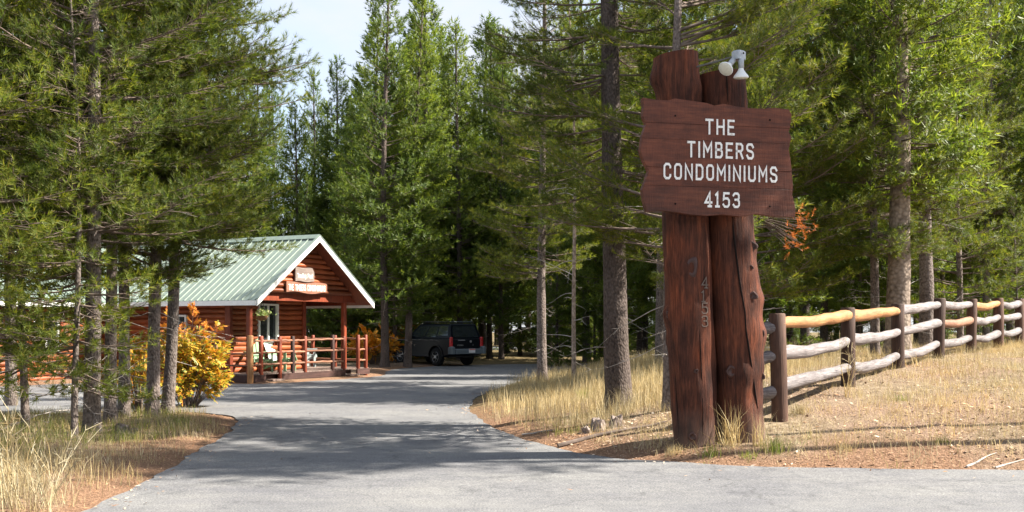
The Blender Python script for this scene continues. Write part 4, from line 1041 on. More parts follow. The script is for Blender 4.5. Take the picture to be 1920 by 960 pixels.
# wing toward the parking lot: ridge along x, wall faces -y
WU = 5.6
slab('wing_wall', (-3.9, WU + .09, .95), (8.3, .1, 2.6), 'trim')
wall_x(-8.0, LWALL - .02, WU, -.4, 2.15, [(-2.62, -1.73, .72, 1.76)])
slab('wing_wall', (-8.0, WU + 2.6, 1.0), (.12, 5.0, 2.6), 'trim')
win_root((-2.6, WU - .06, .75), 0, .85, .98)
mb = MB(); mb.cbox((0, 0, 0), (.11, .03, 1.12), .01)
for x in (-2.67, -1.68): mb.build('window_trim', 'trim', cab, (x, WU - .1, 1.24))
wr = MB(); ey, ez = WU - .42, 2.12; ry, rz_ = WU + 2.55, 4.25
def slope_y(y0, z0, y1, z1, x0, x1, th):
    return [(x0, y0, z0), (x1, y0, z0), (x1, y1, z1), (x0, y1, z1), (x0, y0, z0 - th), (x1, y0, z0 - th), (x1, y1, z1 - th), (x0, y1, z1 - th)], [(0, 1, 2, 3), (7, 6, 5, 4), (0, 4, 5, 1), (1, 5, 6, 2), (2, 6, 7, 3), (3, 7, 4, 0)]
wr.add(*slope_y(ey, ez, ry, rz_, -8.6, 5.2, t)); wr.add(*slope_y(ry + (ry - ey), ez, ry, rz_, -8.6, 5.2, t))
wro = wr.build('wing_roof', 'roof', cab)
wa = math.atan2(rz_ - ez, ry - ey); wl = math.hypot(rz_ - ez, ry - ey)
mb = MB(); mb.prism([(-.016, 0), (.016, 0), (.009, .028), (-.009, .028)], -wl / 2, wl / 2); sm2 = mb.mesh('seam', 'roof')
x = -8.5
while x < -.2:
    s_ = link('seam', sm2, wro, (x, (ey + ry) / 2, (ez + rz_) / 2 + .001), (wa, 0, 0)); x += .235
mb = MB(); mb.box((-4.2, ey - .018, ez - .07), (8.7, .03, .13)); mb.build('fascia', 'white', wro)
# deck
dk = empty('deck', (0, 0, 0)); dk.parent = cab
y = .0; i = 0
x = 0.0
pl = MB(); pl.box((0, 0, 0), (.132, 1.05, .035)); plm = pl.mesh('plank', 'deck')
pl = MB(); pl.box((0, 0, 0), (.132, 3.0, .035)); plm2 = pl.mesh('plank', 'deck')
while x < 5.35:
    if x < 3.4: link('plank', plm, dk, (x + .07, .525, DECK - .0175))
    else: link('plank', plm2, dk, (x + .07, 1.5, DECK - .0175))
    x += .14
def fboard(x0, x1, yy, z0, z1, mat='fascia_dark', name='fascia_board'):
    mb = MB(); mb.box((0, 0, 0), (x1 - x0, .045, z1 - z0)); return mb.build(name, mat, dk, ((x0 + x1) / 2, yy, (z0 + z1) / 2))
fboard(-.06, .58, -.03, DECK - .23, DECK - .035); fboard(1.25, 4.2, -.03, DECK - .21, DECK - .035); fboard(4.78, 5.42, -.05, DECK - .2, DECK - .02)
mb = MB(); mb.box((0, 0, 0), (.045, 1.3, .2)); mb.build('fascia_board', 'fascia_dark', dk, (-.03, .62, DECK - .135))
for x0, x1, yy in ((.66, 1.2, .18), (4.25, 4.75, .2)): fboard(x0, x1, yy, DECK - .24, DECK - .036, 'fascia_dark', 'riser')
for x in (.3, 1.6, 2.6, 3.6, 4.3, 5.2):
    mb = MB(); mb.cbox((0, 0, 0), (.22, .22, .34), .02); mb.build('footing', 'concrete', dk, (x, .12, -.2))
mb = MB(); mb.box((0, 0, 0), (5.2, .04, .5)); mb.build('skirt', 'fascia_dark', dk, (2.65, .55, -.16))
for x in (.95, 4.5):
    mb = MB(); mb.box((0, 0, 0), (.5, .28, .05)); mb.build('step', 'deck', dk, (x, -.05, -.06))
# railing
rl = empty('railing', (0, 0, 0)); rl.parent = cab
def vfront(px):
    r_ = (px - 960) / F; return (-7.15 - 30 * r_) / (.879 * r_ - .477)
def rpost(x, y, mat, r, z0, z1):
    mb = MB(); mb.tube([(0, 0, z0), (crng.uniform(-.01, .01), 0, (z0 + z1) / 2), (0, 0, z1 - .015), (0, 0, z1)], [r, r * crng.uniform(.93, 1.05), r, r * .8], 10, wob=.03, rng=crng)
    mb.build('post', mat, rl, (x, y, 0), smooth=True)
def rrail(a, b, r=.032):
    a = Vector(a); b = Vector(b); c = (a + b) / 2; d = b - a; yaw = math.atan2(d.y, d.x); L = d.length; mb = MB(); n = 5
    mb.tube([(-L / 2 + L * i / n, crng.uniform(-.01, .01), crng.uniform(-.012, .012)) for i in range(n + 1)], [r * crng.uniform(.85, 1.12) for _ in range(n + 1)], 8)
    mb.build('rail', 'rail', rl, c, (0, 0, yaw), smooth=True)
fx = [0.0] + [vfront(p) for p in (490, 525, 549, 572, 624, 645)]
fmat = ['paleposts', 'trim', 'trim', 'fascia_dark', 'trim', 'fascia_dark', 'trim']
for i, (x, m) in enumerate(zip(fx, fmat)):
    rpost(x, 0 if i == 0 else .01, m, .085 if i == 0 else .062, -.3 if i in (0, 2) else DECK - .2, 1.2 if i == 0 else 1.15 + crng.uniform(-.02, .03))
for a_, b_ in zip(fx, fx[1:]):
    for zz in (1.04, .71, .38): rrail((a_, 0, zz + crng.uniform(-.015, .015)), (b_, 0, zz + crng.uniform(-.015, .015)))
for x in (4.9, 5.3): rpost(x, 0, 'trim', .062, -.3, 1.17)
for zz in (1.04, .71, .38): rrail((4.9, 0, zz), (5.3, 0, zz))
rpost(0, 1.25, 'paleposts', .062, -.05, 1.1)
for zz in (1.02, .69, .37): rrail((0, 0, zz), (0, 1.25, zz), .026)
for y in (1.2, 2.1, 2.95): rpost(5.3, y, 'trim', .06, DECK - .1, 1.15)
for y0, y1 in ((0, 1.2), (1.2, 2.1), (2.1, 2.95)):
    for zz in (1.04, .71, .38): rrail((5.3, y0, zz), (5.3, y1, zz))
# signs fixed to the gable
def gable_sign(name, x0, x1, z0, z1, wav, mat, lab, th=.05, notch=0):
    n = 10; top = [(x0 + (x1 - x0) * i / n, z1 + wav * math.sin(i * .9 + 1)) for i in range(n + 1)]; bot = [(x0 + (x1 - x0) * i / n, z0 + wav * 1.6 * math.sin(i * .8)) for i in range(n, -1, -1)]
    if notch: top[-1] = (x1, z1 - notch); top[-2] = (top[-2][0], z1)
    cx, cz = (x0 + x1) / 2, (z0 + z1) / 2; mb = MB(); mb.prism([(a - cx, b - cz) for a, b in top + bot], -th / 2, th / 2)
    o = mb.build(name, mat); o.matrix_world = cab.matrix_basis @ Matrix.Translation((cx, GY - .12, cz)); tag(o, lab, 'sign'); return o
def gx_(px): # gable-plane x for a photo column
    r_ = (px - 960) / F; ox, oy = -7.15 - .879 * (GY - .12), 30 + .477 * (GY - .12); return (ox - oy * r_) / (.879 * r_ - .477)
def gzz(py, x): return CH - (py - HZ) / F * (30 + .477 * (GY - .12) + .879 * x)
xa, xb = gx_(536), gx_(612)
s1 = gable_sign('gable_sign', xa, xb, gzz(549, (xa + xb) / 2), gzz(530, (xa + xb) / 2), .02, 'signboard', 'long wavy wooden sign on the cabin gable above the porch beam')
write('THE TIMBERS CONDOMINIUMS', .15, 0, -.08, s1, 'letter', -.025, .006, 1.15, 1.9, (xb - xa) * .9)
xa2, xb2 = gx_(553), gx_(588)
s2 = gable_sign('gable_sign', xa2, xb2, gzz(528, (xa2 + xb2) / 2), gzz(502, (xa2 + xb2) / 2), .008, 'greysign', 'small grey wooden sign with a cut corner on the cabin gable', notch=.12)
write('Trading Post', .11, 0, -.09, s2, 'letter', -.025, .006, 1.1, 1.6, (xb2 - xa2) * .82)
# carved log ornament beside the small sign
# hanging basket
hb = empty('hanging_basket', cpos(.75, .25, 1.72)); tag(hb, 'hanging flower basket under the porch eave', 'flower basket')
mb = MB(); mb.lathe([(.05, -.12), (.13, -.09), (.18, 0), (.19, .02), (.15, .02)], 14); mb.build('basket', 'basket', hb, smooth=True)
mb = MB()
for k in range(3): mb.tube([(.17 * math.cos(k * 2.1), .17 * math.sin(k * 2.1), .02), (0, 0, .42)], .006, 5)
mb.build('chain', 'plastic', hb)
prng = np.random.default_rng(3); N = 260
p = prng.normal(size=(N, 3)) * np.array([.11, .11, .06]) + np.array([0, 0, .07]); a = prng.normal(size=(N, 3)) * .035; b = prng.normal(size=(N, 3)) * .035
link('flowers', np_mesh('flowers', np.stack([p, p + a, p + b], 1).reshape(-1, 3), np.arange(3 * N).reshape(-1, 3), 'flower'), hb)['kind'] = 'stuff'
# chairs on the porch
def chair(loc, rz, m_frame, m_back, label):
    c = empty('porch_chair', loc, rz); tag(c, label, 'chair')
    B = Matrix.Rotation(R(-22), 3, 'X')
    for i in range(5):
        mb = MB(); x = (i - 2) * .105; h = .78 - .05 * abs(i - 2); mb.cbox((0, 0, h / 2), (.095, .02, h), .008, None); mb.build('back_slat', m_back, c, (x, .24, .3), (R(-22), 0, 0))
    for i in range(5):
        mb = MB(); mb.box((0, 0, 0), (.54, .085, .02)); mb.build('seat_slat', m_frame, c, (0, -.22 + i * .1, .37 - i * .022), (R(-12), 0, 0))
    for sx in (-1, 1):
        mb = MB(); mb.box((0, 0, 0), (.025, .09, .56)); mb.build('leg', m_frame, c, (sx * .29, -.26, .28))
        mb = MB(); mb.box((0, 0, 0), (.025, .95, .1)); mb.build('leg', m_frame, c, (sx * .262, .1, .215), (R(-17), 0, 0))
        mb = MB(); mb.box((0, 0, 0), (.12, .72, .022)); mb.build('arm', m_frame, c, (sx * .31, .03, .572))
    mb = MB(); mb.box((0, 0, 0), (.58, .03, .07)); mb.build('back_rail', m_frame, c, (0, .30, .5), (R(-22), 0, 0))
    return c
chair(cpos(1.05, .62, DECK), CA + R(-28), 'chair_green', 'chair_green', 'green slatted chair on the porch nearest the corner post')
chair(cpos(2.0, .60, DECK), CA + R(12), 'chair_green', 'chair_white', 'green chair with a pale slatted back below the cabin window')
chair(cpos(4.95, 2.2, DECK), CA + R(60), 'chair_grey', 'chair_grey', 'grey slatted chair by the side railing of the porch')

# ---------------------------------------------------------------- parked car (local x = forward, y = left)
ch_ = math.atan2(.755, -.656)
rearL = Vector((-2.48, 43.3)); fw = Vector((math.cos(ch_), math.sin(ch_))); lf = Vector((-fw.y, fw.x))
org = rearL - lf * .875
car = empty('parked_car', (org.x, org.y, float(base(org.y + 1.2)) + .004), ch_)
tag(car, 'dark blue black off-road car parked at the edge of the driveway', 'car')
def arch(cx, r, zb, n=9):
    return [(cx + r * math.cos(PI * (1 - i / n)), .37 + r * math.sin(PI * (1 - i / n))) for i in range(n + 1)]
WR, WF = .92, 3.35
prof = [(.08, .45)] + arch(WR, .44, .4) + arch(WF, .44, .4) + [(4.12, .42), (4.20, .62), (4.16, .86), (4.02, .97), (3.1, 1.07), (2.95, 1.10), (.02, 1.10), (0, 1.0), (.02, .62)]
mb = MB(); hw = .85
pr_in = prof
mb.prism(prof, -hw, hw); body = mb.build('body', 'carpaint', car)
bv = body.modifiers.new('bevel', 'BEVEL'); bv.width = .035; bv.segments = 3; bv.limit_method = 'ANGLE'; bv.angle_limit = R(40)
# greenhouse
gb = [(.03, -.80), (3.0, -.80), (3.0, .80), (.03, .80)]; gt = [(.22, -.66), (2.25, -.66), (2.25, .66), (.22, .66)]
mb = MB(); vs = [(x, y, 1.095) for x, y in gb] + [(x, y, 1.66) for x, y in gt] + [(x + (.08 if x < 1 else -.12), y * .88, 1.705) for x, y in gt]
mb.add(vs, [(0, 1, 5, 4), (1, 2, 6, 5), (2, 3, 7, 6), (3, 0, 4, 7), (4, 5, 9, 8), (5, 6, 10, 9), (6, 7, 11, 10), (7, 4, 8, 11), (8, 9, 10, 11), (3, 2, 1, 0)])
cabn = mb.build('cabin_shell', 'carpaint', car); bv = cabn.modifiers.new('bevel', 'BEVEL'); bv.width = .03; bv.segments = 2
def quadpt(q, u, v):
    a, b, c, d = [Vector(p) for p in q]; return (a * (1 - u) + b * u) * (1 - v) + (d * (1 - u) + c * u) * v
def pane(q, u0, u1, v0, v1, name, mat='glass', off=.008, sk=(0, 0)):
    pts = [quadpt(q, u0, v0), quadpt(q, u1, v0), quadpt(q, u1 - sk[1], v1), quadpt(q, u0 + sk[0], v1)]
    nrm = (pts[1] - pts[0]).cross(pts[3] - pts[0]).normalized(); ctr = Vector((1.3, 0, 1.2))
    if nrm.dot(pts[0] - ctr) < 0: nrm = -nrm
    mb = MB(); mb.add([p + nrm * off for p in pts] + [p - nrm * .01 for p in pts], [(0, 1, 2, 3), (7, 6, 5, 4), (0, 4, 5, 1), (1, 5, 6, 2), (2, 6, 7, 3), (3, 7, 4, 0)]); return mb.build(name, mat, car)
for sgn in (-1, 1):
    q = [(.03, sgn * .80, 1.095), (3.0, sgn * .80, 1.095), (2.25, sgn * .66, 1.66), (.22, sgn * .66, 1.66)]
    pane(q, .05, .30, .22, .88, 'side_window'); pane(q, .33, .58, .12, .88, 'side_window'); pane(q, .61, .93, .12, .88, 'side_window', sk=(0, .02))
pane([(.03, .80, 1.095), (.03, -.80, 1.095), (.22, -.66, 1.66), (.22, .66, 1.66)], .09, .91, .10, .88, 'rear_window')
pane([(3.0, .80, 1.095), (3.0, -.80, 1.095), (2.25, -.66, 1.66), (2.25, .66, 1.66)], .06, .94, .06, .94, 'windscreen')
# wheels
for x in (WR, WF):
    for sgn in (-1, 1):
        rot = Matrix.Rotation(R(90), 3, 'X')
        mb = MB(); mb.lathe([(.22, -.11), (.33, -.115), (.365, -.08), (.37, 0), (.365, .08), (.33, .115), (.22, .11)], 28, rot); w = mb.build('wheel', 'rubber', car, (x, sgn * .76, .37), smooth=True)
        mb = MB(); mb.lathe([(.225, -.085), (.225, .085)], 20, rot); mb.build('rim_barrel', 'plastic', w, smooth=True)
        mb = MB()
        for k in range(6):
            m = Matrix.Rotation(k * PI / 3, 3, 'Y'); mb.box(m @ Vector((0, sgn * .095, .125)), (.06, .03, .18), m)
        mb.lathe([(.06, -.015), (.055, .02)], 12, rot, (0, sgn * .1, 0)); mb.build('spokes', 'alloy', w)
        mb = MB(); mb.tube([(.215 * math.cos(k * PI / 12), sgn * .095, .215 * math.sin(k * PI / 12)) for k in range(25)], .018, 6); mb.build('rim', 'alloy', w, smooth=True)
        mb = MB(); fl_ = arch(x, .45, .4, 12); fo = [(x + (a - x) * 1.13, .37 + (b - .37) * 1.13) for a, b in fl_]
        mb.prism(fl_ + fo[::-1], sgn * .80, sgn * .885); mb.build('arch_flare', 'carpaint', car)
# rear parts
mb = MB(); mb.cbox((0, 0, 0), (.2, 1.36, .2), .03); bp = mb.build('bumper', 'cargrey', car, (-.10, 0, .60))
for sgn in (-1, 1):
    mb = MB(); mb.cbox((0, 0, 0), (.3, .2, .30), .05); mb.build('bumper_corner', 'cargrey', bp, (.05, sgn * .79, .05))
    mb = MB(); mb.cbox((0, 0, 0), (.1, .15, .38), .03); mb.build('tail_light', 'red_lamp', car, (.0, sgn * .775, .98))
    mb = MB(); mb.tube([(.3, sgn * .58, 1.70), (.32, sgn * .58, 1.765), (2.0, sgn * .58, 1.765), (2.1, sgn * .58, 1.70)], .022, 8); mb.build('roof_rail', 'plastic', car, smooth=True)
    mb = MB(); mb.cbox((0, 0, 0), (.12, .2, .15), .03); mb.build('mirror', 'carpaint', car, (2.62, sgn * .92, 1.2))
    for x in (1.1, 2.0):
        mb = MB(); mb.cbox((0, 0, 0), (.16, .03, .03), .008); mb.build('door_handle', 'plastic', car, (x, sgn * .86, 1.0))
    mb = MB(); mb.tube([(1.35, sgn * .86, .40), (2.9, sgn * .86, .40)], .03, 8); mb.build('side_step', 'plastic', car)
    mb = MB(); mb.cbox((0, 0, 0), (.1, .3, .16), .03); mb.build('headlight', 'glass', car, (4.14, sgn * .62, .80))
for x in (.4, 1.2, 1.95):
    mb = MB(); mb.tube([(x, -.58, 1.772), (x, .58, 1.772)], .018, 8); mb.build('cross_bar', 'cargrey', car)
mb = MB(); mb.cbox((0, 0, 0), (.02, .32, .16), .004); pt = mb.build('licence_plate', 'plate', car, (-.21, -.12, .62))
mb = MB(); mb.box((0, 0, 0), (.006, .3, .04)); mb.build('plate_band', 'platered', pt, (-.012, 0, .05))
mb = MB(); mb.cbox((0, 0, 0), (.03, 1.3, .42), .01); tg = mb.build('tailgate', 'carpaint', car, (-.004, 0, .87))
mb = MB(); mb.lathe([(.05, 0), (.05, .01), (.03, .012)], 14, Matrix.Rotation(R(-90), 3, 'Y')); mb.build('emblem', 'alloy', tg, (-.016, -.2, .12))
mb = MB(); mb.tube([(-.022, .1, .17), (-.022, .45, .17)], .02, 6); mb.build('gate_handle', 'alloy', tg)
for (yy, zz, ww) in ((.33, -.05, .3), (-.32, -.04, .2)):
    mbx = write('XTERRA' if ww > .25 else 'X', .045, 0, 0, tg, 'alloy', 0, .004, 1.0, 2.0, ww if ww > .25 else None, 'badge', single=True)[0]
    mbx.location = (-.018, yy, zz); mbx.rotation_euler = (0, 0, R(-90))
mb = MB(); mb.box((2.1, 0, .42), (3.6, 1.3, .16)); mb.build('chassis', 'plastic', car)
# dark car on the far road
mb = MB(); fc = empty('parked_car', (1.2, 73.0, gz1(1.2, 73) + .07), R(175)); tag(fc, 'dark car seen through the trunks on the far road', 'car')
mb.prism([(-2, .35), (-2.05, .8), (-1.3, .95), (-.8, 1.38), (.7, 1.38), (1.2, .98), (2.0, .85), (2.1, .4)], -.85, .85); b_ = mb.build('body', 'carpaint', fc); bv = b_.modifiers.new('bevel', 'BEVEL'); bv.width = .06
for x in (-1.3, 1.3):
    for sgn in (-1, 1):
        mb = MB(); mb.lathe([(.2, -.1), (.32, -.1), (.33, 0), (.32, .1), (.2, .1)], 16, Matrix.Rotation(R(90), 3, 'X')); mb.build('wheel', 'rubber', fc, (x, sgn * .8, .32))
# ---------------------------------------------------------------- shrubs
def compound_shrub(name, loc, stems, H, Rx, Ry, seed, mat, mat_top, label, leaf=.16, per=9):
    rng = np.random.default_rng(seed); o = empty(name, loc); tag(o, label, 'shrub'); segs = []; V = [[], []]
    for s in range(stems):
        az = rng.uniform(0, 6.283); q = math.sqrt(rng.random()); hz = H * rng.uniform(.35, 1.0) * (1 - .35 * q)
        tip = np.array([math.cos(az) * q * Rx, math.sin(az) * q * Ry, hz]); b = np.array([tip[0] * .15, tip[1] * .15, 0]); m = (b + tip) / 2 + np.array([0, 0, hz * .18])
        pts = [b * (1 - t) ** 2 + 2 * m * t * (1 - t) + tip * t * t for t in np.linspace(0, 1, 6)]
        for i in range(5): segs.append((pts[i], pts[i + 1], .013 * (1 - .16 * i), .013 * (1 - .16 * (i + 1))))
        for l in range(int(per * rng.uniform(.7, 1.3))):
            t = 1 - .62 * rng.random() ** 1.6; i = min(4, int(t * 5)); p = pts[i] + (pts[i + 1] - pts[i]) * (t * 5 - i)
            d = (p - np.array([0, 0, hz * .3])); d /= np.linalg.norm(d) + 1e-6; d = d + rng.normal(size=3) * .65; d[2] -= .15; d /= np.linalg.norm(d)
            L = leaf * rng.uniform(.8, 1.4); side = np.cross(d, np.array([0, 0, 1.0]) + rng.normal(size=3) * .3); side /= np.linalg.norm(side) + 1e-6; nn_ = np.cross(side, d)
            dst = V[1] if (p[2] > H * .62 and rng.random() < .8) else V[0]
            for k in range(11):
                if k == 10: bp, dd = p + d * L, d
                else: bp = p + d * L * (.25 + .75 * (k // 2) / 5); dd = d * .55 + side * (1 if k % 2 else -1) * .8 - nn_ * .25
                dd = dd / np.linalg.norm(dd); wv = np.cross(dd, nn_); ll = leaf * .46 * rng.uniform(.8, 1.2); w = ll * .25
                bp = bp - np.array([0, 0, .15 * L * (k / 10) ** 2])
                dst.append([bp, bp + dd * ll * .45 + wv * w, bp + dd * ll - np.array([0, 0, .012]), bp + dd * ll * .45 - wv * w])
    V2, F2 = tubes_np(segs, 5); link('stems', np_mesh('stems', V2, F2, 'limb', True), o)['kind'] = 'stuff'
    for nm, vs, mt in (('leaves', V[0], mat), ('crown_leaves', V[1], mat_top)):
        if vs:
            A = np.array(vs).reshape(-1, 3); link(nm, np_mesh(nm, A, np.arange(len(A)).reshape(-1, 4), mt), o)['kind'] = 'stuff'
    return o
g = G(338, 772); g.y += .5; g.z = gz1(g.x, g.y)
compound_shrub('ash_shrub', g, 62, 2.3, .76, .7, 5, 'ash', 'ash_top', 'yellow and orange leaved shrub beside the twin pine trunks', .155, 22)
compound_shrub('ash_shrub', AT(262, 19.2), 26, 1.75, .55, .5, 6, 'ash', 'ash', 'smaller yellow shrub showing between the pine trunks', .16, 8)
compound_shrub('orange_shrub', AT(702, 43.5), 40, 1.6, 1.0, .8, 7, 'orange_bush', 'orange_bush', 'orange leaved shrub between the porch and the dark pine', .26, 9)
compound_shrub('orange_shrub', AT(742, 50.5), 50, 2.3, 1.3, 1.0, 8, 'orange_bush', 'orange_bush', 'tall orange leaved shrub behind the front of the parked car', .28, 9)
compound_shrub('orange_shrub', AT(782, 51.5), 34, 1.1, 1.6, .8, 10, 'orange_bush', 'orange_bush', 'low orange shrub seen under the parked car', .26, 9)
compound_shrub('green_shrub', AT(1000, 62), 30, 1.3, 1.6, .8, 11, 'flower', 'flower', 'green shrub beside the road behind the trees', .26, 8)

# ---------------------------------------------------------------- stumps, stones, sticks
def stump(loc, parts, label):
    o = empty('tree_stump', loc); tag(o, label, 'stump'); rs = random.Random(int(loc.x * 100))
    for (dx, dy, r, h, lean) in parts:
        mb = MB(); n = 14; vs = []; k = 5
        for i in range(k):
            t = i / (k - 1)
            for j in range(n):
                a = 2 * PI * j / n; q = r * (1.25 - .3 * t) * (1 + .13 * math.sin(3 * a + dx * 9) + rs.uniform(-.06, .06)); z = t * h - .05 + (rs.uniform(-.25, .12) * h if i == k - 1 else 0)
                vs.append((dx + q * math.cos(a) + lean * t, dy + q * math.sin(a), z))
        fs = [(i * n + j, i * n + (j + 1) % n, (i + 1) * n + (j + 1) % n, (i + 1) * n + j) for i in range(k - 1) for j in range(n)]
        vs.append((dx + lean, dy, h * .75)); fs += [((k - 1) * n + j, (k - 1) * n + (j + 1) % n, k * n) for j in range(n)]
        mb.add(vs, fs); mb.build('stump_block', 'stump', o)
    return o
stump(G(228, 812), [(0, 0, .085, .17, 0), (.17, -.06, .05, .11, .03)], 'small dark cut stump in front of the island pines')
stump(G(1122, 808), [(0, 0, .09, .2, .0), (.2, .08, .08, .24, .05), (-.13, -.06, .06, .1, -.04)], 'weathered grey stump at the foot of the bank below the large pine')
srng = random.Random(12)
def fallen(px, py, L, r, yaw, mat, label):
    g = G(px, py); mb = MB(); n = 6
    pts = [Vector((L * (i / n - .5), srng.uniform(-.02, .02) * L, srng.uniform(0, .012))) for i in range(n + 1)]
    c = Vector((math.cos(yaw), math.sin(yaw), 0)); zz = [gz1(g.x + c.x * p.x, g.y + c.y * p.x) - g.z for p in pts]
    for p, z in zip(pts, zz): p.z += z + r * .6
    mb.tube(pts, [r * (1 - .6 * i / n) for i in range(n + 1)], 7, wob=.1, rng=srng); o = mb.build('fallen_stick', mat, None, g, (0, 0, yaw), smooth=True); tag(o, label, 'stick'); return o
fallen(1840, 868, .55, .013, R(35), 'dead', 'pale stick lying on the bank by the road edge')
fallen(1905, 872, .6, .012, R(24), 'dead', 'pale twig lying flat at the asphalt edge below the fence')
fallen(1150, 815, 1.5, .03, R(14), 'limb', 'long fallen branch beside the weathered stump')
fallen(1120, 700, 1.6, .05, R(18), 'limb', 'fallen branch in the tall grass behind the large pine')
fallen(1010, 812, .5, .012, R(-20), 'dead', 'short grey stick on the needle litter bank')

# ---------------------------------------------------------------- grass and litter
def in_cabin(x, y):
    dx, dy = x + 7.15, y - 30; v = .477 * dx + .879 * dy; u = -.879 * dx + .477 * dy
    return (v > -.2) & (v < 5.6) & (u > -.15)
def blades(name, x, y, h, w, rng, lean=.35, mat='straw', label=None):
    z = gz(x, y) - .015; n = len(x); az = rng.uniform(0, 6.283, n); ld = rng.uniform(0, 6.283, n); la = np.abs(rng.normal(size=n)) * lean * h
    t = np.stack([np.cos(az), np.sin(az), np.zeros(n)], 1) * (w / 2)[:, None]; b = np.stack([x, y, z], 1)
    d = np.stack([np.cos(ld), np.sin(ld), np.zeros(n)], 1)
    mid = b + d * (la * .35)[:, None] + np.stack([np.zeros(n)] * 2 + [h * .58], 1); tip = b + d * la[:, None] + np.stack([np.zeros(n)] * 2 + [h * np.sqrt(np.clip(1 - (la / np.maximum(h, 1e-3)) ** 2 * .35, .2, 1))], 1)
    V = np.stack([b - t, b + t, mid + t * .75, mid - t * .75, tip], 1).reshape(-1, 3)
    k = np.arange(n)[:, None] * 5; T = np.concatenate([k + np.array([[0, 1, 2]]), k + np.array([[0, 2, 3]]), k + np.array([[3, 2, 4]])])
    o = link(name, np_mesh(name, V, T, mat)); tag(o, label, 'grass', kind='stuff'); return o
rng = np.random.default_rng(21)
def scatter(n, x0, x1, y0, y1, dens, clump=0, cs=.1):
    x = rng.uniform(x0, x1, n); y = rng.uniform(y0, y1, n)
    sd = road_sd(x, y); p = dens(x, y, sd) * (sd > .03); k = (rng.random(n) < p) & ~in_cabin(x, y); x, y = x[k], y[k]
    if clump:
        m = len(x); x = np.repeat(x, clump) + rng.normal(size=m * clump) * cs; y = np.repeat(y, clump) + rng.normal(size=m * clump) * cs
        k = road_sd(x, y) > .0; x, y = x[k], y[k]
    return x, y
def hgt(n, a, b): return a + (b - a) * rng.random(n) ** 1.3
# tall pale grass on the point between driveway and big pine
def d_mid(x, y, sd):
    edge = sstep(.12, .7, sd) * sstep(1.7, 2.4, (y - 13.2) - .55 * (x - 1) * (x > 1) + (vnoise(x, y, 1.1) - .5) * 2.0)
    return edge * (.25 + .75 * sstep(.3, .6, vnoise(x, y, .9))) * sstep(9, 5, x)
x, y = scatter(20000, -1, 9, 14.5, 41, lambda x, y, sd: d_mid(x, y, sd) * np.clip(24 / y, .4, 1), 4, .07)
blades('dry_grass', x, y, hgt(len(x), .13, .42) * (.6 + .7 * vnoise(x, y, .8)), rng.uniform(.004, .008, len(x)), rng, .3, 'straw', 'tall pale dry grass on the point between driveway and large pine')
# sparse dry grass over the fence bank
def d_bank(x, y, sd): return sstep(.0, .5, sd) * (.30 + .75 * sstep(.42, .66, vnoise(x, y, .75)) + .9 * sstep(3.6, 6.0, x - (y - 12) * .45) * sstep(.25, .55, vnoise(x, y, 1.6)))
x, y = scatter(13000, 1, 15, 11.4, 30, d_bank, 7, .07)
blades('dry_grass', x, y, hgt(len(x), .05, .24), rng.uniform(.003, .006, len(x)), rng, .55, 'straw', 'sparse short dry grass over the bank below the fence')
x, y = scatter(3000, 3, 22, 16, 40, lambda x, y, sd: .55 * (x - 3.4 - (y - 14) * .69 < .3) * sstep(.35, .6, vnoise(x, y, .6)), 6, .09)
blades('dry_grass', x, y, hgt(len(x), .15, .45), rng.uniform(.004, .008, len(x)), rng, .4, 'straw', 'dry grass in the shade behind the fence')
# the island by the driveway
def d_left(x, y, sd): return sstep(.02, .55, sd + (vnoise(x, y, 2.7) - .5) * .5) * (.35 + .65 * sstep(.4, .6, vnoise(x, y, 1.3)))
x, y = scatter(11000, -10, -3.3, 8, 20.6, d_left, 5, .06)
blades('dry_grass', x, y, hgt(len(x), .06, .20) * (1 + .9 * sstep(11.5, 9.5, y)), rng.uniform(.003, .006, len(x)), rng, .5, 'straw', 'dry grass on the island under the pines')
x, y = scatter(900, -8.5, -3.7, 8, 12.2, lambda x, y, sd: sstep(.3, 1.2, sd), 3, .05)
blades('dry_grass', x, y, hgt(len(x), .2, .5), rng.uniform(.004, .007, len(x)), rng, .55, 'straw', 'tall straw stalks at the road side of the island')
# matted grass lying on the ground
x, y = scatter(9000, -10, 12, 8.5, 26, lambda x, y, sd: sstep(.05, .6, sd) * sstep(.42, .68, vnoise(x + 11, y, 1.2)) * np.clip(14 / y, .4, 1), 5, .08)
blades('matted_grass', x, y, hgt(len(x), .05, .12), rng.uniform(.004, .008, len(x)), rng, 2.2, 'straw', 'flattened dry grass matted on the ground')
# green grass
x, y = scatter(2600, -10, -3.5, 11, 20.6, lambda x, y, sd: sstep(.3, .9, sd) * sstep(.5, .65, vnoise(x + 7, y, .9)), 7, .06)
blades('green_grass', x, y, hgt(len(x), .07, .24), rng.uniform(.003, .006, len(x)), rng, .5, 'green', 'green grass patches under the island pines')
x, y = scatter(1500, .6, 9, 11.2, 16, lambda x, y, sd: .8 * sstep(1.3, .1, sd) * sstep(.42, .62, vnoise(x + 3, y, 1.4)), 14, .05)
blades('green_grass', x, y, hgt(len(x), .04, .15), rng.uniform(.003, .005, len(x)), rng, .6, 'green', 'short green grass tufts along the asphalt below the sign')
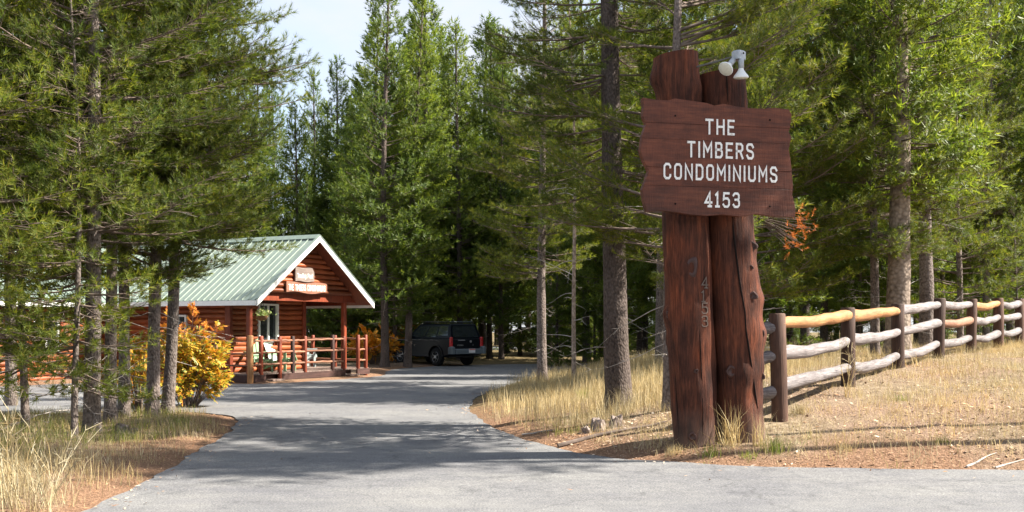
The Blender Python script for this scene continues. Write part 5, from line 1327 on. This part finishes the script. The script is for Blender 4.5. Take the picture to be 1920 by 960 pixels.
# named tufts at the foot of the sign
def tuft(px, py, n, h, mat, spread, label, lean=.45, w=.006, y=None):
    g = G(px, py) if y is None else AT(px, y); x = g.x + rng.normal(size=n) * spread; yy = g.y + rng.normal(size=n) * spread
    o = blades('grass_tuft', x, yy, hgt(n, h * .5, h), rng.uniform(w * .6, w, n), rng, lean, mat, None)
    del o['kind']; tag(o, label, 'grass tuft')
tuft(1453, 848, 130, .24, 'green', .06, 'bright green grass tuft beside the right sign post')
tuft(1332, 858, 90, .17, 'green', .05, 'low yellow green tuft between the feet of the sign posts')
tuft(1262, 855, 80, .16, 'straw', .05, 'short straw tuft in front of the left sign post')
tuft(1402, 862, 70, .12, 'green', .05, 'tiny green tuft in front of the right sign post')
tuft(1372, 838, 60, .62, 'straw', .06, 'tall bending straw stalks between the sign posts', .5, .008, 12.72)
tuft(1424, 836, 46, .5, 'straw', .05, 'tall upright straw stalks against the right sign post', .3, .008, 12.7)
tuft(1500, 775, 120, .22, 'straw', .06, 'yellow grass tuft at the foot of the first fence post')
tuft(1765, 830, 70, .14, 'green', .06, 'green tuft alone on the open bank below the fence')
tuft(1690, 752, 50, .14, 'green', .06, 'yellow green tuft on the bank below the third fence post')
tuft(1585, 845, 90, .15, 'straw', .06, 'straw tuft near the asphalt below the second fence post')
tuft(1095, 748, 120, .25, 'green', .065, 'green tuft in the pale grass before the large pine')
# dead weed stalks, left foreground
def weed(px, py, h, seed, label):
    g = G(px, py); r_ = np.random.default_rng(seed); o = empty('dead_weed', g); tag(o, label, 'weed'); segs = []
    for s in range(5):
        p = np.array([r_.normal() * .05, r_.normal() * .05, -.03]); d = np.array([r_.normal() * .28, r_.normal() * .28, 1.0]); d /= np.linalg.norm(d); L = h * r_.uniform(.6, 1)
        for i in range(7):
            q = p + d * L / 7; segs.append((p, q, .006 * (1 - .1 * i), .006 * (1 - .1 * (i + 1))))
            if i > 1:
                for _ in range(2):
                    b = d * .7 + r_.normal(size=3) * .6; b[2] = abs(b[2]) + .2; b /= np.linalg.norm(b); l2 = L * .28 * r_.random(); m = q + b * l2
                    segs.append((q, m, .003, .0018)); b2 = b + r_.normal(size=3) * .4; segs.append((q + b * l2 * .6, q + b * l2 * .6 + b2 * l2 * .4, .002, .0014))
            p = q; d = d + r_.normal(size=3) * .06; d /= np.linalg.norm(d)
    V, T = tubes_np(segs, 4); link('stalks', np_mesh('stalks', V, T, 'straw', True), o)['kind'] = 'stuff'
weed(28, 955, 1.15, 1, 'tallest dry branching weed at the road side of the island')
weed(95, 950, .85, 2, 'dry branching weed arching beside the tallest weed')
weed(55, 962, .7, 3, 'low dry weed between the two taller weeds')
weed(1588, 745, .85, 4, 'dry weed growing up the second fence post')
# litter: needles, chips, bark
def flakes(name, x, y, size, asp, mat, label):
    n = len(x); z = gz(x, y) + .006 + rng.random(n) * .012; az = rng.uniform(0, 6.283, n); a = np.stack([np.cos(az), np.sin(az), rng.normal(size=n) * .22], 1) * (size / 2)[:, None]
    b = np.stack([-np.sin(az), np.cos(az), rng.normal(size=n) * .3], 1) * (size / 2 * asp)[:, None]; c = np.stack([x, y, z], 1)
    V = np.stack([c - a, c + b, c + a, c - b], 1).reshape(-1, 3)
    o = link(name, np_mesh(name, V, np.arange(len(V)).reshape(-1, 4), mat)); tag(o, label, 'litter', kind='stuff')
x, y = scatter(75000, .5, 14, 11.4, 28, lambda x, y, sd: (.3 + .7 * sstep(.35, .65, vnoise(x, y, 1.0))) * np.clip(15 / y, .3, 1))
flakes('ground_litter', x, y, .02 + .06 * rng.random(len(x)) ** 2.5, rng.uniform(.15, .5, len(x)), 'litter', 'wood chips and bark litter over the bank')
x, y = scatter(60000, -11, 9, 8, 24, lambda x, y, sd: sstep(1.6, .1, sd) * (.4 + .6 * vnoise(x, y, 2)))
flakes('needle_litter', x, y, .03 + .05 * rng.random(len(x)), np.full(len(x), .10), 'redlitter', 'rust brown pine needles along the asphalt edges')
x = rng.uniform(-4.5, 8, 26000); y = rng.uniform(8.6, 26, 26000); sd = road_sd(x, y); k = (sd < -.02) & (rng.random(26000) < np.exp(sd / .16) * (.3 + vnoise(x, y, 1.5)) + .006); x, y = x[k], y[k]
z_ = None
_g = gz
def gz(x, y): return base(y) + .001
flakes('road_litter', x, y, .02 + .05 * rng.random(len(x)), rng.uniform(.1, .4, len(x)), 'litter', 'scattered needles and chips on the asphalt')
gz = _g
